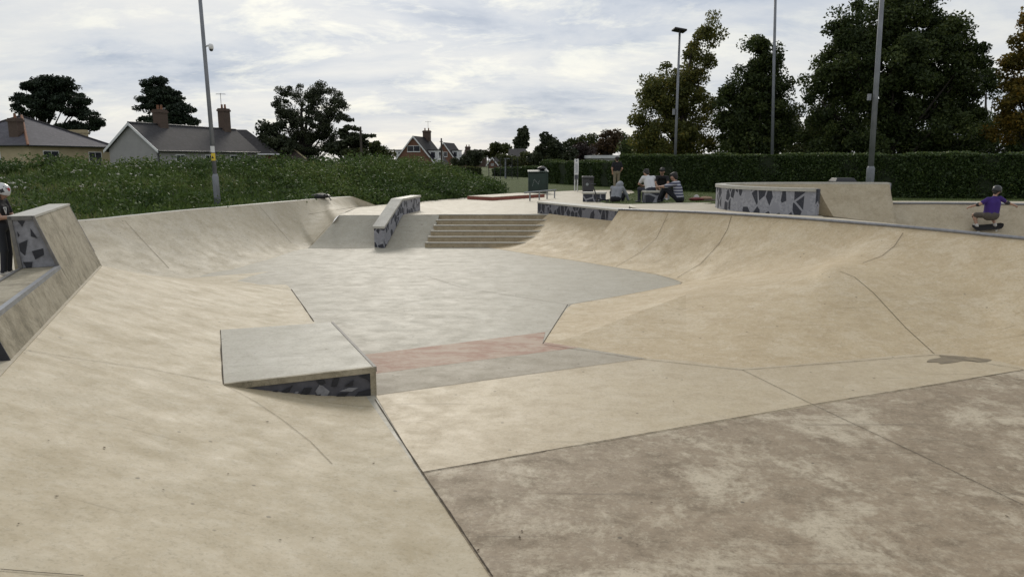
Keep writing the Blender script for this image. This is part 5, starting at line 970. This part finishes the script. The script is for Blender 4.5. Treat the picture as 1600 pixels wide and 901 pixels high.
FLOOR_SIT = dict(pelvis=(0, 0, 0.13), chest=(0, 0.08, 0.47), neck=(0, 0.15, 0.66), head=(0, 0.20, 0.80), shL=(-0.19, 0.12, 0.60), shR=(0.19, 0.12, 0.60), elL=(-0.24, 0.38, 0.52), elR=(0.24, 0.38, 0.52), wrL=(-0.16, 0.60, 0.50), wrR=(0.16, 0.60, 0.50),
  hipL=(-0.1, 0.03, 0.13), hipR=(0.1, 0.03, 0.13), knL=(-0.15, 0.46, 0.46), knR=(0.15, 0.46, 0.46), anL=(-0.14, 0.62, 0.09), anR=(0.14, 0.62, 0.09), toeL=(-0.15, 0.78, 0.04), toeR=(0.15, 0.78, 0.04))
q = NT('striped_jersey'); w = q.n('ShaderNodeTexWave', wave_type='BANDS', bands_direction='Z'); w.inputs['Scale'].default_value = 3.6; tcn = q.n('ShaderNodeTexCoord'); q.L.new(tcn.outputs['Object'], w.inputs[0]); STRIPE = q.done(q.mix(q.math('GREATER_THAN', w.outputs[0], 0.62), (0.06, 0.065, 0.11), (0.42, 0.42, 0.46)), 0.9)
bs_ = lz(1057, 317); person('person in a striped top sitting on the grass with knees drawn up', bs_+Vector((0.12, 0.1, -0.02)), R(62), FLOOR_SIT, [STRIPE, cloth('dark_trousers', (0.012, 0.013, 0.018)), SHOE], 1.02, (0.2, 1, -0.1), sleeve=0.75, group=gp)
CROUCH = dict(pelvis=(0, 0, 0.20), chest=(0.02, 0.14, 0.50), neck=(0.05, 0.25, 0.64), head=(0.07, 0.36, 0.68), shL=(-0.17, 0.18, 0.58), shR=(0.2, 0.2, 0.58), elL=(-0.22, 0.38, 0.40), elR=(0.32, 0.30, 0.36), wrL=(-0.1, 0.5, 0.25), wrR=(0.38, 0.42, 0.13),
  hipL=(-0.1, 0.03, 0.2), hipR=(0.1, 0.03, 0.2), knL=(-0.24, 0.36, 0.42), knR=(0.24, 0.36, 0.4), anL=(-0.2, 0.26, 0.09), anR=(0.2, 0.26, 0.09), toeL=(-0.25, 0.42, 0.04), toeR=(0.25, 0.42, 0.04))
person('person in a grey hoodie crouching over something on the grass', lz(962, 319)+Vector((0, 0.1, -0.02)), R(-22), CROUCH, [cloth('grey_hoodie', (0.27, 0.28, 0.30), 0.15), cloth('black_trousers', (0.015, 0.015, 0.018)), SHOE], 0.96, (0.2, 0.8, -0.6), sleeve=1.0, hood=True, group=gp)
# boy behind the left ledge
hm = [(R(70), R(10), 0.05, M['black']), (R(20), R(35), 0.045, plain('red_decal', (0.4, 0.03, 0.03))), (R(120), R(25), 0.05, plain('lime_decal', (0.4, 0.55, 0.05))), (R(-30), R(20), 0.05, M['black']), (R(60), R(50), 0.035, M['black']), (R(150), R(5), 0.05, plain('blue_decal', (0.05, 0.08, 0.3)))]
BOY = dict(STAND); BOY.update(head=(0, 0.06, 1.58), wrL=(-0.06, 0.36, 1.13), wrR=(0.08, 0.36, 1.12), elL=(-0.25, 0.08, 1.12), elR=(0.25, 0.08, 1.12))
pb = PY(14, 440, 9.75); rb3, ob = person('child in a black T-shirt and decorated white helmet standing behind the ledge', Vector((pb.x, pb.y, 0)), R(-78), BOY, [cloth('black_tee_boy', (0.013, 0.012, 0.013)), cloth('dark_jeans', (0.022, 0.025, 0.032)), WSHOE], 0.735, (0, 1, -0.25), helmet=(plain('white_helmet', (0.6, 0.6, 0.6), 0.25, var=0.1), hm), res=0.012)
for a, b2 in (((0.02, 1.30), (0.12, 1.30)), ((0.12, 1.30), (0.06, 1.18)), ((0.06, 1.18), (0.02, 1.30))):
    tt = MB().tube([Vector((a[0]+0.02, 0.131, a[1])), Vector((b2[0]+0.02, 0.131, b2[1]))], 0.008, 4); mesh('shirt_mark', tt.V, tt.F, M['paper'], ob, world=False)
# skateboarder in the second bowl
h_ = None; bv2 = BVHTree.FromPolygons(*SURF[[i for i, s_ in enumerate(SURF) if abs(s_[0][0].z+0.7) < 1e-4][0]]); h_ = bv2.ray_cast(O, ray(1540, 359).normalized())
ph, pn_ = (h_[0], h_[1]) if h_[0] else (PY(1540, 359, 19.2), Vector((0, -0.7, 0.7)))
if pn_.z < 0: pn_ = -pn_
xx = Vector((1, 0, 0)); xx = (xx-pn_*xx.dot(pn_)).normalized(); yy = pn_.cross(xx); SB = Matrix((xx, yy, pn_)).transposed().to_4x4(); SB.translation = ph
sb = empty('skateboard', ph, 'dark skateboard under the crouching rider', 'skateboard'); sb.matrix_world = SB; sb.location = ph; sb.rotation_euler = SB.to_euler()
V = []; nS = 24
for i in range(nS+1):
    t_ = -1+2*i/nS; x = t_*0.42; wd_ = 0.11*math.sqrt(max(0.02, 1-max(0, (abs(t_)-0.72)/0.28)**2)); z = 0.10+max(0, abs(t_)-0.7)**1.3*0.35; V += [Vector((x, -wd_, z+0.008)), Vector((x, 0, z)), Vector((x, wd_, z+0.008)), Vector((x, wd_, z-0.004)), Vector((x, 0, z-0.012)), Vector((x, -wd_, z-0.004))]
GRIP = plain('grip_tape', (0.02, 0.018, 0.018), 0.95)
dk_ = mesh('deck', V, [(i*6+a, (i+1)*6+a, (i+1)*6+(a+1) % 6, i*6+(a+1) % 6) for i in range(nS) for a in range(6)]+[tuple(range(5, -1, -1)), tuple(nS*6+a for a in range(6))], GRIP, sb, world=False)
for x in (-0.24, 0.24):
    tk = MB().tube([Vector((x, -0.09, 0.045)), Vector((x, 0.09, 0.045))], 0.014, 8).box((x, 0, 0.07), (0.06, 0.05, 0.05)); to_ = mesh('truck', tk.V, tk.F, M['steel'], sb, world=False)
    for y in (-0.085, 0.085): wv_ = MB().tube([Vector((x, y-0.016, 0.028)), Vector((x, y+0.016, 0.028))], 0.028, 12); mesh('wheel', wv_.V, wv_.F, M['paper'], to_, world=False)
# rider faces up the wall (away), arms out, knees bent
RIDE = dict(pelvis=(-0.02, -0.12, 0.50), chest=(0.04, 0.02, 0.82), neck=(0.1, 0.1, 1.02), head=(0.15, 0.15, 1.17), shL=(-0.12, 0.03, 0.95), shR=(0.25, 0.07, 0.97), elL=(-0.36, 0.0, 0.82), elR=(0.47, 0.08, 0.84), wrL=(-0.5, 0.12, 0.72), wrR=(0.72, 0.1, 0.74),
  hipL=(-0.12, -0.1, 0.5), hipR=(0.09, -0.1, 0.5), knL=(-0.32, 0.2, 0.42), knR=(0.22, 0.24, 0.4), anL=(-0.30, 0.0, 0.17), anR=(0.24, 0.0, 0.17), toeL=(-0.3, 0.13, 0.135), toeR=(0.26, 0.14, 0.135))
rr_ = person('child in a purple T-shirt and dark helmet crouching on a skateboard in the second bowl', ph-Vector((0, 0, 0)), 0, RIDE, [cloth('purple_tee', (0.045, 0.018, 0.16)), cloth('grey_shorts', (0.10, 0.085, 0.07)), WSHOE], 0.92, (0.8, 0.5, 0), helmet=(plain('black_helmet', (0.03, 0.032, 0.03), 0.3, var=0.2), [(R(-150), R(45), 0.05, M['printg'])]), shorts=0.8, res=0.012, hair=True, slim=1.28)
tilt = Vector((0, 0, 1)).lerp(pn_, 0.35).normalized(); xt = (xx-tilt*xx.dot(tilt)).normalized(); rr_[0].rotation_euler = Matrix((xt, tilt.cross(xt), tilt)).transposed().to_euler()
for nm, a, b2 in (('elbow_pad', (0.43, 0.08, 0.85), (0.56, 0.09, 0.80)), ('elbow_pad', (-0.33, 0.0, 0.83), (-0.42, 0.05, 0.78)), ('knee_pad', (-0.3, 0.2, 0.45), (-0.33, 0.17, 0.34)), ('knee_pad', (0.2, 0.24, 0.43), (0.23, 0.2, 0.33))):
    tt = MB().tube([Vector(a), Vector(a).lerp(Vector(b2), 0.5), Vector(b2)], [0.05, 0.066, 0.05], 10); mesh(nm, tt.V, tt.F, M['black'], rr_[1], True, world=False)
